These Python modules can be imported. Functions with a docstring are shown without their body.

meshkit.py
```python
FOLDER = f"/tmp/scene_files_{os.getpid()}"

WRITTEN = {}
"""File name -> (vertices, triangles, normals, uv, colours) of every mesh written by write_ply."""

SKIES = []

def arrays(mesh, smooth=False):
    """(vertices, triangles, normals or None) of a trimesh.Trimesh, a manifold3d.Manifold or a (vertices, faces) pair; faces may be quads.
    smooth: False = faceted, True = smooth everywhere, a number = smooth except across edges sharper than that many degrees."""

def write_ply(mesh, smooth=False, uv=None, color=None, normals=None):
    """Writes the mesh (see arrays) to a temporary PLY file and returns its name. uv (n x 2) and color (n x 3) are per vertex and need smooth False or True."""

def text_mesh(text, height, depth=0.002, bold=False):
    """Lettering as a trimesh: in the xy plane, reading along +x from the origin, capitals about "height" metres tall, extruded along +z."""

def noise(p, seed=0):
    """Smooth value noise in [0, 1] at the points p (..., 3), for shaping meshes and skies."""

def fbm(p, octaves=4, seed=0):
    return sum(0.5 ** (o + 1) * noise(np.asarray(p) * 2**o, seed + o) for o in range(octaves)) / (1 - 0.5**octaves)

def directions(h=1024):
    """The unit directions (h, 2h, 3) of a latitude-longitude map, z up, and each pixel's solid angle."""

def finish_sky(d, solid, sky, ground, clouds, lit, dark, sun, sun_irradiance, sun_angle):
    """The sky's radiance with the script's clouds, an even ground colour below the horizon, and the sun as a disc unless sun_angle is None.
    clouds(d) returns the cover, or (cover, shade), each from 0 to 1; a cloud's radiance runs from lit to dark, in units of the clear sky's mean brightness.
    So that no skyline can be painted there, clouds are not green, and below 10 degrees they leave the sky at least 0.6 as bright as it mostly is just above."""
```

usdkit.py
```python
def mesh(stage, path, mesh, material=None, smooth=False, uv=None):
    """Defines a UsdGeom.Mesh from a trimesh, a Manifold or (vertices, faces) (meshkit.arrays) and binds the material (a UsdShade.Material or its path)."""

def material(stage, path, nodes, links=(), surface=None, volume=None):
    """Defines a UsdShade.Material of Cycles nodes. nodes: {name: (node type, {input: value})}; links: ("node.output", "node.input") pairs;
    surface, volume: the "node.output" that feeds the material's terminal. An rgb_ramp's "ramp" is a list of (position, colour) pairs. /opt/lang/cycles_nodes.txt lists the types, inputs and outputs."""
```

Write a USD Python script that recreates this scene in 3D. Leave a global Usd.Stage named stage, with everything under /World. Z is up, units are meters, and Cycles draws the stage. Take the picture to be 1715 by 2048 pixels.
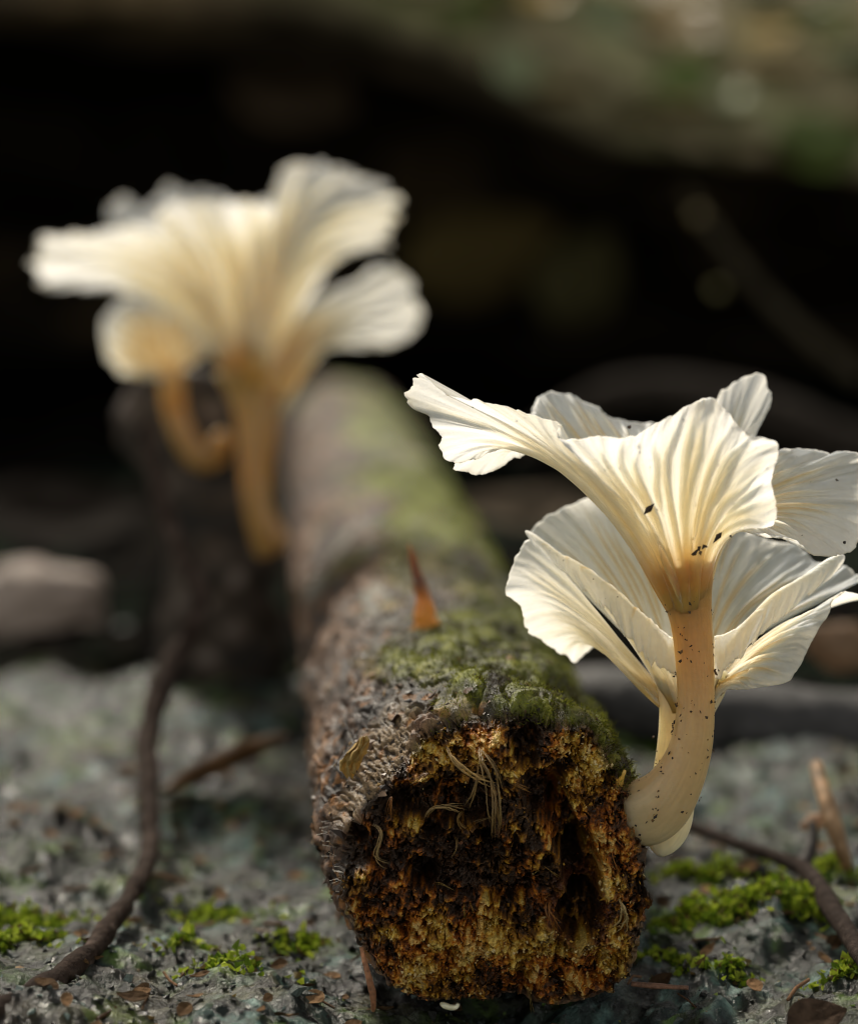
import math
import numpy as np
from scipy.interpolate import Akima1DInterpolator, CubicSpline
import usdkit
from manifold3d import Manifold, Mesh
from meshkit import noise, fbm
from pxr import Gf, Sdf, Usd, UsdGeom, UsdLux, UsdShade, Vt

stage = Usd.Stage.CreateInMemory()
UsdGeom.SetStageUpAxis(stage, 'Z')
UsdGeom.SetStageMetersPerUnit(stage, 1.0)
UsdGeom.Xform.Define(stage, '/World')
UsdGeom.Scope.Define(stage, '/World/Looks')

# ---------------------------------------------------------------- camera, sky, sun
K = 7.26e-5            # metres that one pixel of the photograph spans at the plane of focus
D = 0.40               # distance of that plane
HOR = 280.0            # row of the horizon
ZC = 1710 * K          # height of the lens over the ground
cam = UsdGeom.Camera.Define(stage, '/World/camera')
cam.AddTranslateOp().Set(Gf.Vec3d(0, -D, ZC))
cam.AddRotateXYZOp().Set(Gf.Vec3f(90, 0, 0))
FOC = 50.0
cam.CreateFocalLengthAttr(FOC)
HAP = FOC * 1715 * K / D
cam.CreateHorizontalApertureAttr(HAP)
cam.CreateVerticalApertureAttr(HAP * 2048 / 1715)
cam.CreateVerticalApertureOffsetAttr(-(1024 - HOR) * HAP / 1715)
cam.CreateHorizontalApertureOffsetAttr(0.0)
cam.CreateFStopAttr(5.0)
cam.CreateFocusDistanceAttr(D + 0.001)
cam.CreateClippingRangeAttr(Gf.Vec2f(0.01, 500))
cam.CreateExposureAttr(0.68)

SUN = np.array([-0.34, 0.74, 0.78])
SUN /= np.linalg.norm(SUN)
el, az = math.asin(SUN[2]), math.atan2(SUN[0], SUN[1])
dome = UsdLux.DomeLight.Define(stage, '/World/sky')
dome.GetPrim().SetCustomDataByKey('kind', 'structure')
skym = usdkit.material(stage, '/World/Looks/sky', {
    's': ('sky_texture', dict(sky_type='single_scattering', sun_disc=False, sun_elevation=el, sun_rotation=az)),
    'h': ('hsv', dict(saturation=0.35)),
    'w': ('mix', dict(mix_type='multiply', fac=1.0, color2=(1.0, .93, .80))),
    'b': ('background_shader', dict(strength=0.075))}, [('s.color', 'h.color'), ('h.color', 'w.color1'), ('w.color', 'b.color')], surface='b.background')
UsdShade.MaterialBindingAPI.Apply(dome.GetPrim()).Bind(skym)
sun = UsdLux.DistantLight.Define(stage, '/World/sun')
sun.CreateIntensityAttr(0.55)
sun.CreateAngleAttr(10.0)
sun.CreateNormalizeAttr(True)
sun.CreateColorAttr(Gf.Vec3f(1.0, 0.92, 0.78))
sun.AddRotateXYZOp().Set(Gf.Vec3f(math.degrees(math.acos(SUN[2])), 0, math.degrees(math.atan2(SUN[0], -SUN[1]))))

# ---------------------------------------------------------------- helpers
rng = np.random.default_rng(7)
names = {}


def numbered(parent, name):
    k = (parent, name)
    n = names.get(k, 0)
    names[k] = n + 1
    return name if n == 0 else f'{name}_{n:03d}'


def tag(prim, label=None, cat=None, group=None, kind=None):
    for a, b in (('label', label), ('category', cat), ('group', group), ('kind', kind)):
        if b:
            prim.SetCustomDataByKey(a, b)
    return prim


def thing(name, label=None, cat=None, loc=(0, 0, 0), group=None, kind=None):
    p = '/World/' + numbered('/World', name)
    x = UsdGeom.Xform.Define(stage, p)
    x.AddTranslateOp().Set(Gf.Vec3d(*map(float, loc)))
    prim = tag(x.GetPrim(), label, cat, group, kind)
    ORIGIN[p] = np.asarray(loc, float)
    return p


ORIGIN = {'/World': np.zeros(3)}


def obj(name, v, f, mat, parent='/World', tint=None, smooth=True, **kw):
    """One mesh, given in world coordinates, under the thing (or part) parent."""
    f = np.asarray(f)
    keep, f2 = np.unique(f, return_inverse=True)
    if len(keep) < len(v):
        v, f = np.asarray(v)[keep], f2.reshape(f.shape)
        tint = None if tint is None else np.asarray(tint)[keep]
    p = parent + '/' + numbered(parent, name)
    o = ORIGIN[parent]
    ORIGIN[p] = o
    m = usdkit.mesh(stage, p, (np.asarray(v) - o, f), MAT[mat], smooth=smooth)
    if tint is not None:
        UsdGeom.PrimvarsAPI(m).CreatePrimvar('tint', Sdf.ValueTypeNames.Color3fArray, 'vertex').Set(
            Vt.Vec3fArray.FromNumpy(np.ascontiguousarray(np.clip(tint, 0, 1), np.float32)))
    tag(m.GetPrim(), **kw)
    return p


def pix(px, py, d):
    """The point that shows at (px, py) of the photograph, d millimetres behind the plane of focus."""
    px, py, d = (np.asarray(a, float) for a in (px, py, d))
    q = (D + d * 1e-3) / D
    return np.stack(np.broadcast_arrays((px - 857.5) * K * q, d * 1e-3, ZC - (py - HOR) * K * q), -1)


def depth(s):
    return (D / s - D) * 1e3


def ground_d(py):
    """Depth in mm at which the flat ground shows in row py."""
    return depth((py - HOR) / 1710.0)


def project(v):
    q = (D + v[..., 1]) / D
    return 857.5 + v[..., 0] / K / q, HOR + (ZC - v[..., 2]) / K / q


def grid_faces(nu, nv, wrap=False):
    i, j = np.meshgrid(np.arange(nu if wrap else nu - 1), np.arange(nv - 1), indexing='ij')
    a = i * nv + j
    b = ((i + 1) % nu) * nv + j
    return np.concatenate([np.stack([a, b, b + 1], -1).reshape(-1, 3), np.stack([a, b + 1, a + 1], -1).reshape(-1, 3)])


def grid_normals(p, wrap=False):
    du = (np.roll(p, -1, 0) - np.roll(p, 1, 0)) if wrap else np.gradient(p, axis=0)
    n = np.cross(du, np.gradient(p, axis=1))
    return n / np.maximum(np.linalg.norm(n, axis=-1, keepdims=True), 1e-12)


def sm(x, a, b):
    t = np.clip((np.asarray(x, float) - a) / (b - a), 0, 1)
    return t * t * (3 - 2 * t)


def lerp(a, b, t):
    t = np.asarray(t)[..., None]
    return np.asarray(a) * (1 - t) + np.asarray(b) * t


def ramp(x, stops):
    x = np.asarray(x, float)
    at = [s[0] for s in stops]
    return np.stack([np.interp(x, at, [s[1][k] for s in stops]) for k in range(3)], -1)


def tube(path, rad, sides=8, ell=1.0, bump=0.0, seed=0, freq=400.0):
    """A closed tube along path (n, 3) of radii rad; ends taper to a point when the radius does."""
    path = np.asarray(path, float)
    rad = np.broadcast_to(np.asarray(rad, float), len(path))
    t = np.gradient(path, axis=0)
    t /= np.maximum(np.linalg.norm(t, axis=1, keepdims=True), 1e-12)
    up = np.array([0, 1.0, 0.02])
    a = np.cross(t, up)
    a /= np.maximum(np.linalg.norm(a, axis=1, keepdims=True), 1e-9)
    b = np.cross(t, a)
    ph = np.arange(sides) / sides * 2 * np.pi
    ring = path[None] + rad[None, :, None] * (np.cos(ph)[:, None, None] * a[None] + ell * np.sin(ph)[:, None, None] * b[None])
    if bump:
        n = ring - path[None]
        ring = ring + n * (bump * (fbm(ring * freq, 3, seed)[..., None] - 0.5) * 2)
    n = len(path)
    v = np.concatenate([ring.reshape(-1, 3), path[:1], path[-1:]])
    f = grid_faces(sides, n, True)
    k = np.arange(sides)
    c0, c1 = sides * n, sides * n + 1
    caps = np.concatenate([np.stack([k * n, np.full(sides, c0), ((k + 1) % sides) * n], -1),
                           np.stack([k * n + n - 1, ((k + 1) % sides) * n + n - 1, np.full(sides, c1)], -1)])
    return v, np.concatenate([f, caps])[:, ::-1]


def spline(pts, n):
    pts = np.asarray(pts, float)
    c = np.concatenate([[0], np.cumsum(np.linalg.norm(np.diff(pts[:, :3], axis=0), axis=1))])
    return CubicSpline(c, pts)(np.linspace(0, c[-1], n)) if len(pts) > 2 else np.linspace(pts[0], pts[-1], n)


def join(parts):
    v, f, t, o = [], [], [], 0
    for p in parts:
        v.append(p[0])
        f.append(np.asarray(p[1]) + o)
        if len(p) > 2:
            t.append(np.broadcast_to(p[2], p[0].shape))
        o += len(p[0])
    return (np.concatenate(v), np.concatenate(f)) + ((np.concatenate(t),) if t else ())


# ---------------------------------------------------------------- materials (vertex attribute "tint" carries the pigment and painted shade)
MAT = {}


def mat(name, rough=0.6, spec=0.4, sss=0.0, radius=(1, .8, .5), scale=0.003, color=None, mottle=(900, 0.25), bump=None, trans=0.0, coat=0.0, rough_noise=None):
    n = {'p': ('principled_bsdf', dict(roughness=rough, specular_ior_level=spec, coat_weight=coat, coat_roughness=0.15))}
    l = []
    n['t'] = ('attribute', dict(attribute='tint')) if color is None else ('color', dict(value=color))
    n['g'] = ('geometry', {})
    n['n'] = ('noise_texture', dict(scale=mottle[0], detail=4, roughness=0.6))
    n['r'] = ('map_range', dict(from_min=0.3, from_max=0.7, to_min=1 - mottle[1], to_max=1 + mottle[1], clamp=True))
    n['m'] = ('mix', dict(mix_type='multiply', fac=1.0))
    l += [('g.position', 'n.vector'), ('n.fac', 'r.value'), ('t.color', 'm.color1'), ('r.result', 'm.color2'), ('m.color', 'p.base_color')]
    if rough_noise:
        n['n3'] = ('noise_texture', dict(scale=rough_noise[0], detail=3))
        n['r3'] = ('map_range', dict(from_min=0.4, from_max=0.62, to_min=rough_noise[1], to_max=rough_noise[2], clamp=True))
        l += [('g.position', 'n3.vector'), ('n3.fac', 'r3.value'), ('r3.result', 'p.roughness')]
    if sss:
        n['p'][1].update(subsurface_weight=sss, subsurface_scale=scale, subsurface_radius=radius, subsurface_method='random_walk')
    if bump:
        n['n2'] = ('noise_texture', dict(scale=bump[0], detail=5, roughness=0.65))
        n['b'] = ('bump', dict(distance=bump[1], strength=1.0))
        l += [('g.position', 'n2.vector'), ('n2.fac', 'b.height'), ('b.normal', 'p.normal')]
    out = 'p.BSDF'
    if trans:
        n['tr'] = ('translucent_bsdf', {})
        n['x'] = ('mix_closure', dict(fac=trans))
        l += [('m.color', 'tr.color'), ('p.BSDF', 'x.closure1'), ('tr.BSDF', 'x.closure2')]
        out = 'x.closure'
    MAT[name] = usdkit.material(stage, '/World/Looks/' + name, n, l, surface=out)


mat('mushroom_flesh', 0.42, 0.4, sss=1.0, scale=0.0008, radius=(1, .82, .58), mottle=(700, 0.05), bump=(2500, 0.00008))
mat('rotten_wood', 0.5, 0.6, mottle=(2600, 0.45), bump=(2200, 0.0004), rough_noise=(500, 0.14, 0.6))
mat('bark', 0.65, 0.45, mottle=(2200, 0.45), bump=(2500, 0.0003), rough_noise=(300, 0.28, 0.8))
mat('moss', 0.8, 0.2, mottle=(900, 0.35), trans=0.3)
mat('wood_chip', 0.45, 0.5, mottle=(3000, 0.2), trans=0.15)
mat('dirt', 0.6, 0.4, mottle=(3000, 0.3))
mat('ground', 0.5, 0.45, mottle=(900, 0.5), bump=(1400, 0.0006), rough_noise=(260, 0.05, 0.42))
mat('soil', 0.9, 0.06, mottle=(60, 0.5))
mat('twig', 0.55, 0.45, mottle=(1500, 0.4), bump=(1500, 0.0004))
mat('leaf', 0.4, 0.4, mottle=(400, 0.3), trans=0.35)
mat('resin', 0.4, 0.5, sss=0.4, scale=0.0006, radius=(1, .6, .3), mottle=(1500, 0.2))

# ---------------------------------------------------------------- ground
mat('shade_ground', 0.95, 0.02, mottle=(300, 0.5), bump=(400, 0.001))  # matte ground material for the part with painted shade
mat('dull_twig', 0.85, 0.08, mottle=(500, 0.4), bump=(800, 0.0006))
GB = 0.0


def ground_z(x, y):
    p = np.stack([x, y, np.zeros_like(x)], -1)
    near = sm(np.hypot(x, y - 0.1), 1.5, 0.5)
    h = 0.011 * (fbm(p * 22, 3, 3) - 0.5) + 0.009 * (fbm(p * 75, 3, 5) - 0.5) + near * 0.0034 * (fbm(p * 260, 3, 9) - 0.5) + near * .0007 * (fbm(p * 900, 2, 19) - 0.5)
    ax = 0.0352 - 0.02595 * (D + y) / D
    h -= 0.003 * np.exp(-((x - ax) / 0.03) ** 2)            # the log lies in a slight dent
    h += 0.05 * (fbm(p * 1.3, 3, 8) - 0.5) * sm(np.hypot(x, y), 1.0, 4.0)
    return h


def axis(a, b, n, far, m):
    e = b + (far - b) * (np.linspace(0, 1, m + 1)[1:] ** 4)
    w = a - (far + a) * (np.linspace(0, 1, m + 1)[1:] ** 4)
    return np.concatenate([w[::-1], np.linspace(a, b, n), e])


gx, gy = axis(-0.17, 0.15, 500, 80, 34), axis(-0.05, 0.35, 200, 80, 34)
gy = np.unique(np.concatenate([gy[gy < -.045], np.linspace(-.045, .07, 250), gy[gy > .0705]]))
X, Y = np.meshgrid(gx, gy, indexing='ij')
Z = ground_z(X, Y)
gp = np.stack([X, Y, Z], -1)
P3 = np.stack([X, Y, X * 0], -1)
n1, n2, n3 = fbm(P3 * 45, 4, 21), fbm(P3 * 130, 4, 22), fbm(P3 * 400, 3, 23)
col = ramp(n1 * .6 + n2 * .2 + n3 * .2, [(0.36, (.006, .006, .005)), (.46, (.012, .015, .013)), (.52, (.022, .040, .035)), (.58, (.055, .112, .098)), (.68, (.20, .33, .29))])
col = lerp(col, (.035, .025, .016), sm(n2, .55, .66) * .8)
col = lerp(col, (.10, .18, .02), sm(n2, .45, .36) * .8)
col = lerp(col, (.10, .09, .03), sm(fbm(P3 * 60, 3, 31), .52, .64) * .5)
col = lerp(col, (.009, .007, .005), sm(Y + .015 * (n1 - .5), np.where(X > .02, .13, .215), np.where(X > .02, .17, .27)))         # shade of the hollow behind, painted into the ground colour
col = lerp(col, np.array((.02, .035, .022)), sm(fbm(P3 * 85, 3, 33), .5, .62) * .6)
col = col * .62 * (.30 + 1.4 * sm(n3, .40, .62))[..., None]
gf = grid_faces(len(gx), len(gy))
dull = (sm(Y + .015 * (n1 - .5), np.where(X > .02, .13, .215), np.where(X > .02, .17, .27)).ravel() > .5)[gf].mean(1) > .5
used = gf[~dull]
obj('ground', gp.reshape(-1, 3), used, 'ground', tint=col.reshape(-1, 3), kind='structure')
obj('painted_shade_ground', gp.reshape(-1, 3), gf[dull], 'shade_ground', tint=col.reshape(-1, 3), kind='structure')  # rear ground, darkened in its colour to stand for shade


def gz(x, y):
    return ground_z(np.atleast_1d(np.asarray(x, float)), np.atleast_1d(np.asarray(y, float)))


# ---------------------------------------------------------------- bank behind with its undercut hollow
bx = np.concatenate([np.linspace(-9, -1.3, 25), np.linspace(-1.2, 1.2, 240), np.linspace(1.3, 9, 25)])
lip_x = np.array([-9, -.40, -.20, -.05, .01, .045, .08, .12, .178, .26, .5, 9])
lip_z = np.array([.20, .185, .18, .175, .155, .135, .115, .112, .104, .09, .08, .08])
lz = np.interp(bx, lip_x, lip_z)
prof = [(0.62, 0.0, -.02), (0.95, 0, -.005), (1.35, 0, .02), (1.55, .25, .04), (1.50, .7, .02), (1.25, 1.0, .005), (0.98, 1.0, 0.0), (0.82, 1.0, .0), (.755, 1.0, .006), (.75, 1, .018),
        (.78, 1.0, .04), (.86, 1, .075), (1.0, 1, .13), (1.25, 1, .22), (1.7, 1, .40), (2.5, 1, .75), (4.5, 1, 1.2), (9, 1, 1.5), (30, 1, 1.6)]
pr = np.array(prof)
tt = np.linspace(0, 1, len(pr))
ts = np.linspace(0, 1, 190)
prs = np.stack([np.interp(ts, tt, pr[:, k]) for k in range(3)], -1)
bp = np.zeros((len(bx), len(ts), 3))
bp[..., 0] = bx[:, None]
bp[..., 1] = prs[None, :, 0]
bp[..., 2] = lz[:, None] * prs[None, :, 1] + prs[None, :, 2]
bn = grid_normals(bp)
amp = np.clip(prs[:, 0] - .5, .15, 3)[None, :, None]
bp = bp + bn * amp * (0.14 * (fbm(bp * 5, 4, 41) - 0.5) + .05 * (fbm(bp * 22, 3, 42) - .5))[..., None]
q = fbm(bp * 11, 4, 44)
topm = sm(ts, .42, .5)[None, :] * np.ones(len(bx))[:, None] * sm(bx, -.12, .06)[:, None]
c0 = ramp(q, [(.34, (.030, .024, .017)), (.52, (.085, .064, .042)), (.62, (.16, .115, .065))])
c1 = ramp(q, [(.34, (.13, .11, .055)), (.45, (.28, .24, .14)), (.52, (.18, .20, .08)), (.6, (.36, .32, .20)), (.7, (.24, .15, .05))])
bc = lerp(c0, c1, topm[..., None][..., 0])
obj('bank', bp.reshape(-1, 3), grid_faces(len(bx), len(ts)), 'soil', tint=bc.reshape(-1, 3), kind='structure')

# ---------------------------------------------------------------- the rotten log
CX, CY = 985.0, 1720.0
rim = np.array([(860, 1480), (930, 1458), (1000, 1450), (1060, 1440), (1100, 1458), (1180, 1468), (1218, 1530), (1250, 1580), (1275, 1660), (1290, 1740), (1290, 1800), (1282, 1880), (1262, 1945), (1215, 1990),
                (1140, 2006), (1060, 1998), (960, 2004), (840, 1994), (780, 1958), (742, 1905), (708, 1850), (686, 1785), (690, 1720), (716, 1640), (764, 1592), (815, 1535)], float)
body = np.array([(640, 1500), (700, 1420), (790, 1360), (900, 1335), (1020, 1335), (1120, 1380), (1200, 1460), (1252, 1570), (1285, 1700), (1292, 1800), (1280, 1890), (1215, 1990), (1060, 2000), (850, 1995), (740, 1920), (690, 1840), (665, 1740), (648, 1620)], float)


def polar(pts, c, th):
    a = np.arctan2(-(pts[:, 1] - c[1]), pts[:, 0] - c[0])
    r = np.hypot(pts[:, 0] - c[0], pts[:, 1] - c[1])
    o = np.argsort(a)
    a, r = a[o], r[o]
    a = np.concatenate([a - 2 * np.pi, a, a + 2 * np.pi])
    return Akima1DInterpolator(a, np.tile(r, 3))(th)


NT = 820
th = np.arange(NT) / NT * 2 * np.pi - np.pi
tq = np.stack([np.cos(th), np.sin(th), th * 0], -1)
Rs = polar(rim, (CX, CY), th)
Rr = Rs * (1 + .11 * (fbm(tq * 4, 4, 101) - .5) + .08 * (fbm(tq * 24, 3, 102) - .5))
Rb = polar(body, (CX - 14, CY - 42), th) * 1.03          # outline of the body a little behind the cut, where the photograph shows it
Rb = np.minimum(Rb, 296 + 36 * sm(np.cos(th), .15, -.7))

# cut end: a height field over the outline
NR = 270
rr = np.linspace(0, 1, NR) ** 0.72
PX = CX + rr[None] * Rr[:, None] * np.cos(th)[:, None]
PY = CY - rr[None] * Rr[:, None] * np.sin(th)[:, None]
q3 = np.stack([PX, PY, PX * 0], -1)
wob = 16 * np.stack([fbm(q3 / 45, 3, 61) - .5, fbm(q3 / 45, 3, 62) - .5], -1) * 2
WX, WY = PX + wob[..., 0], PY + wob[..., 1]


def well(cx, cy, rx, ry, rot, soft=.25):
    a = math.radians(rot)
    x, y = WX - cx, WY - cy
    u, v = (x * math.cos(a) + y * math.sin(a)) / rx, (-x * math.sin(a) + y * math.cos(a)) / ry
    return sm(np.hypot(u, v), 1 + soft, 1 - soft)


wells = [(895, 1605, 100, 42, 8, 11), (1085, 1580, 42, 48, -20, 13), (1130, 1650, 30, 75, -18, 14), (1165, 1730, 32, 75, -5, 14), (1155, 1825, 36, 48, 0, 13), (868, 1657, 21, 20, 0, 9), (845, 1740, 30, 27, 0, 10),
         (968, 1668, 15, 15, 0, 7), (724, 1678, 14, 15, 0, 6), (752, 1716, 26, 12, 10, 5), (1053, 1498, 22, 36, 10, 10), (960, 1752, 130, 42, 6, 5), (1048, 1944, 12, 22, 10, 5), (1095, 1700, 14, 18, 0, 4), (1020, 1800, 60, 26, 0, 4),
         (900, 1900, 26, 14, 20, 2.5), (1130, 1900, 20, 30, 20, 3), (960, 1845, 50, 16, -10, 2), (1222, 1560, 10, 12, 0, 3), (1240, 1855, 10, 14, 0, 3), (810, 1850, 20, 12, 0, 2.5), (1180, 1960, 26, 14, 30, 3), (800, 1618, 30, 22, 30, 5)]
H = 2.2 * sm(rr, 1.0, .55)[None] * np.ones((NT, 1)) - 1.0
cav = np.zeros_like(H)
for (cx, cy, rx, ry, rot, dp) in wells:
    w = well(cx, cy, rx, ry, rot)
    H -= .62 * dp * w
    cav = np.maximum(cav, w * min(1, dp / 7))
ring = well(1158, 1822, 66, 78, 0, .2) - well(1158, 1822, 44, 56, 0, .2)
H += 2.0 * np.clip(ring, 0, 1)
H += 2.2 * well(1085, 1650, 34, 70, -15, .5) + 1.6 * well(1230, 1720, 34, 130, -4, .6) + 1.0 * well(940, 1920, 160, 50, 0, .6) + 1.6 * well(985, 1665, 120, 12, 3, .6) * (1 - cav)
edge = 1 - .2 * sm(rr, .93, 1.0)[None]
b1, b2, b3 = fbm(q3 / 70, 3, 51), fbm(q3 / 26, 3, 52), fbm(q3 / 11, 3, 53)
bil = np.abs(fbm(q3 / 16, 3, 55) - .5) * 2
ter = fbm(q3 / 60, 3, 63) * 9
ter = (np.floor(ter) + sm(ter - np.floor(ter), .35, .65)) / 9
qf = q3[..., :2] @ np.array([[math.cos(.25), -math.sin(.25)], [math.sin(.25), math.cos(.25)]])
fl = fbm(np.stack([qf[..., 0] / 5, qf[..., 1] / 60, b1 * 3], -1), 3, 64)
H += edge * (7 * (ter - .5) + 1.3 * (fl - .5) + 3.6 * (b1 - .5) + 2.2 * (b2 - .5) + 1.5 * (b3 - .5) + 1.1 * (fbm(q3 / 6, 2, 59) - .5) - 1.6 * sm(bil, .16, 0.0))
zone = np.clip(well(1225, 1720, 60, 240, -4, .5) + well(950, 1910, 230, 90, 0, .5) + well(930, 1510, 90, 50, -10, .5) + well(1160, 1530, 70, 80, 30, .5) + .7 * well(1160, 1930, 110, 80, 0, .4), 0, 1)
zone = np.clip(zone + .35 * (b1 - .5) * 2, 0, 1)
b5 = fbm(q3 / 6, 2, 59)
yel = np.clip(.15 + .46 * zone + 1.3 * (b3 - .5) + 1.5 * (b2 - .5) + .6 * (b5 - .5) + 1.1 * (b1 - .5) + .9 * (fl - .5) - .22 * cav - .1 * sm(bil, .16, .02), 0, 1)  # wells and cracks tinted darker: brown decay plus painted recess shade
orange = sm(fbm(q3 / 55, 3, 58), .40, .60)
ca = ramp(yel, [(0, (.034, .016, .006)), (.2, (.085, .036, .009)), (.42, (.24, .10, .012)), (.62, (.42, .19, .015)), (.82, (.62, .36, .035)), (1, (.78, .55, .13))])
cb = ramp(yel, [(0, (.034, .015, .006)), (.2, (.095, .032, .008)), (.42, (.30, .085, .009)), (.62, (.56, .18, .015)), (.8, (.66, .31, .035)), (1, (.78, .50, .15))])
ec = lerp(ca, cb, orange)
ec = lerp(ec, (.10, .025, .008), np.clip(ring, 0, 1) * .6)
ec = lerp(ec, (.035, .022, .013), sm(rr, .95, 1.0)[None] * .8)
q_end = (D - H * 1e-3) / D
end = np.stack([(PX - 857.5) * K, -H * 1e-3, ZC - (PY - HOR) * K], -1)

# body: runs back from the rim
NL = 330
w = np.linspace(0, 1, NL)
LEN = 0.60
yl = LEN * (np.expm1(3.6 * w) / np.expm1(3.6))
yl = np.maximum(yl, 0)
q = (D + yl) / D
axx = (0.0352 - 0.02595 * q)
axz = ZC - (CY - HOR) * K
gb = sm(yl, 0, .016)[None]
ga = sm(yl, 0, .0022)[None]
rad = ((Rr[:, None] * (1 - ga) + Rs[:, None] * ga) * (1 - gb) + Rb[:, None] * gb) * K
rad = rad * (1 - .06 * sm(yl, .1, .6))[None]
rad = rad * (1 - .35 * sm(yl, .55, .60))[None]
bx0 = axx[None] + rad * np.cos(th)[:, None]
bz0 = axz + rad * np.sin(th)[:, None]
bd = np.stack([bx0, np.broadcast_to(yl[None], bx0.shape), bz0], -1)
bd[..., 1] += (end[:, -1:, 1] * (1 - sm(yl, 0, .004))[None])
bd[:, 0] = end[:, -1]
nrm = np.stack([np.cos(th)[:, None] * np.ones(NL), np.zeros((NT, NL)), np.sin(th)[:, None] * np.ones(NL)], -1)
along = bd * np.array([1, .5, 1])
m_mm = 1000
g1, g2, g3, g4 = fbm(along * 110, 4, 71), fbm(along * 320, 3, 72), fbm(bd * 900, 3, 73), fbm(bd * 2200, 2, 74)
fib = fbm(bd * np.array([1900, 14, 1900]), 3, 75)
fade = sm(yl, 0, .005)[None]
bpx, bpy = project(bd)
front = sm(yl, .2, .12)[None]


def blot(cx, cy, rx, ry, rot=0.0, soft=.4):
    a = math.radians(rot)
    x, y = bpx - cx + 30 * (g2 - .5), bpy - cy + 30 * (g1 - .5)
    u, v = (x * math.cos(a) + y * math.sin(a)) / rx, (-x * math.sin(a) + y * math.cos(a)) / ry
    return sm(np.hypot(u, v), 1 + soft, 1 - soft) * (np.sin(th)[:, None] > -.6)


sn0 = np.sin(th)[:, None]
bark_h = 3.6 * (g1 - .5) + 1.3 * (g2 - .5) + .45 * (g3 - .5) + .22 * (g4 - .5) + .8 * sm(np.abs(g2 - .5), .0, .06) - .6
plate = sm(fbm(along * 160, 3, 77), .45, .55) * 1.0 * np.where(np.sin(th)[:, None] > .3, .5, 1.0)
woodstrip = np.clip(blot(775, 1500, 46, 95, 14) + blot(735, 1600, 45, 70, 25), 0, 1)
lump = .40 * (3.2 * blot(1055, 1345, 95, 34, 12) + 3.0 * blot(1000, 1405, 105, 30, 14) + 2.4 * blot(860, 1330, 95, 36, -12) + 2.2 * blot(1120, 1450, 90, 40, 26) + 2.0 * blot(960, 1270, 80, 20, 0) + 2.0 * blot(1190, 1470, 26, 110, -22) + 1.5 * blot(780, 1290, 50, 30, 0))
bark_h = bark_h * (1 - .9 * woodstrip) + woodstrip * (.9 * (fib - .5)) + plate * (1 - woodstrip) + lump
iso = bd + nrm * 0
knob = sm(fbm(iso * 130, 4, 78), .36, .66) * .8 * np.clip(sn0 * 1.2, 0, 1) * (1 - woodstrip)
bark_h = bark_h + knob
disp = fade * bark_h * 1e-3
nr2 = grid_normals(bd, True)
nr2 *= np.sign((nr2 * nrm).sum(-1).mean())
nr2 = nr2 * fade[..., None] + nrm * (1 - fade[..., None])
bd = bd + nr2 * disp[..., None]
bd[:, 1:, 1] += (fade[:, 1:] * (.5 * (g3[:, 1:] - .5)) * 1e-3)
sn = np.sin(th)[:, None]
cs = np.cos(th)[:, None]
mossm = sm(sn * .62 + cs * .34 + 1.9 * (fbm(along * 65, 3, 81) - .5) + .9 * (g2 - .5), .42, .70)
near_moss = np.clip(blot(1055, 1345, 130, 45, 12) + blot(1010, 1400, 110, 38, 14) + blot(1125, 1450, 110, 55, 26) + .8 * blot(850, 1320, 110, 45, -12) + blot(1200, 1500, 50, 130, -22) + blot(1000, 1260, 170, 50), 0, 1)
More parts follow.
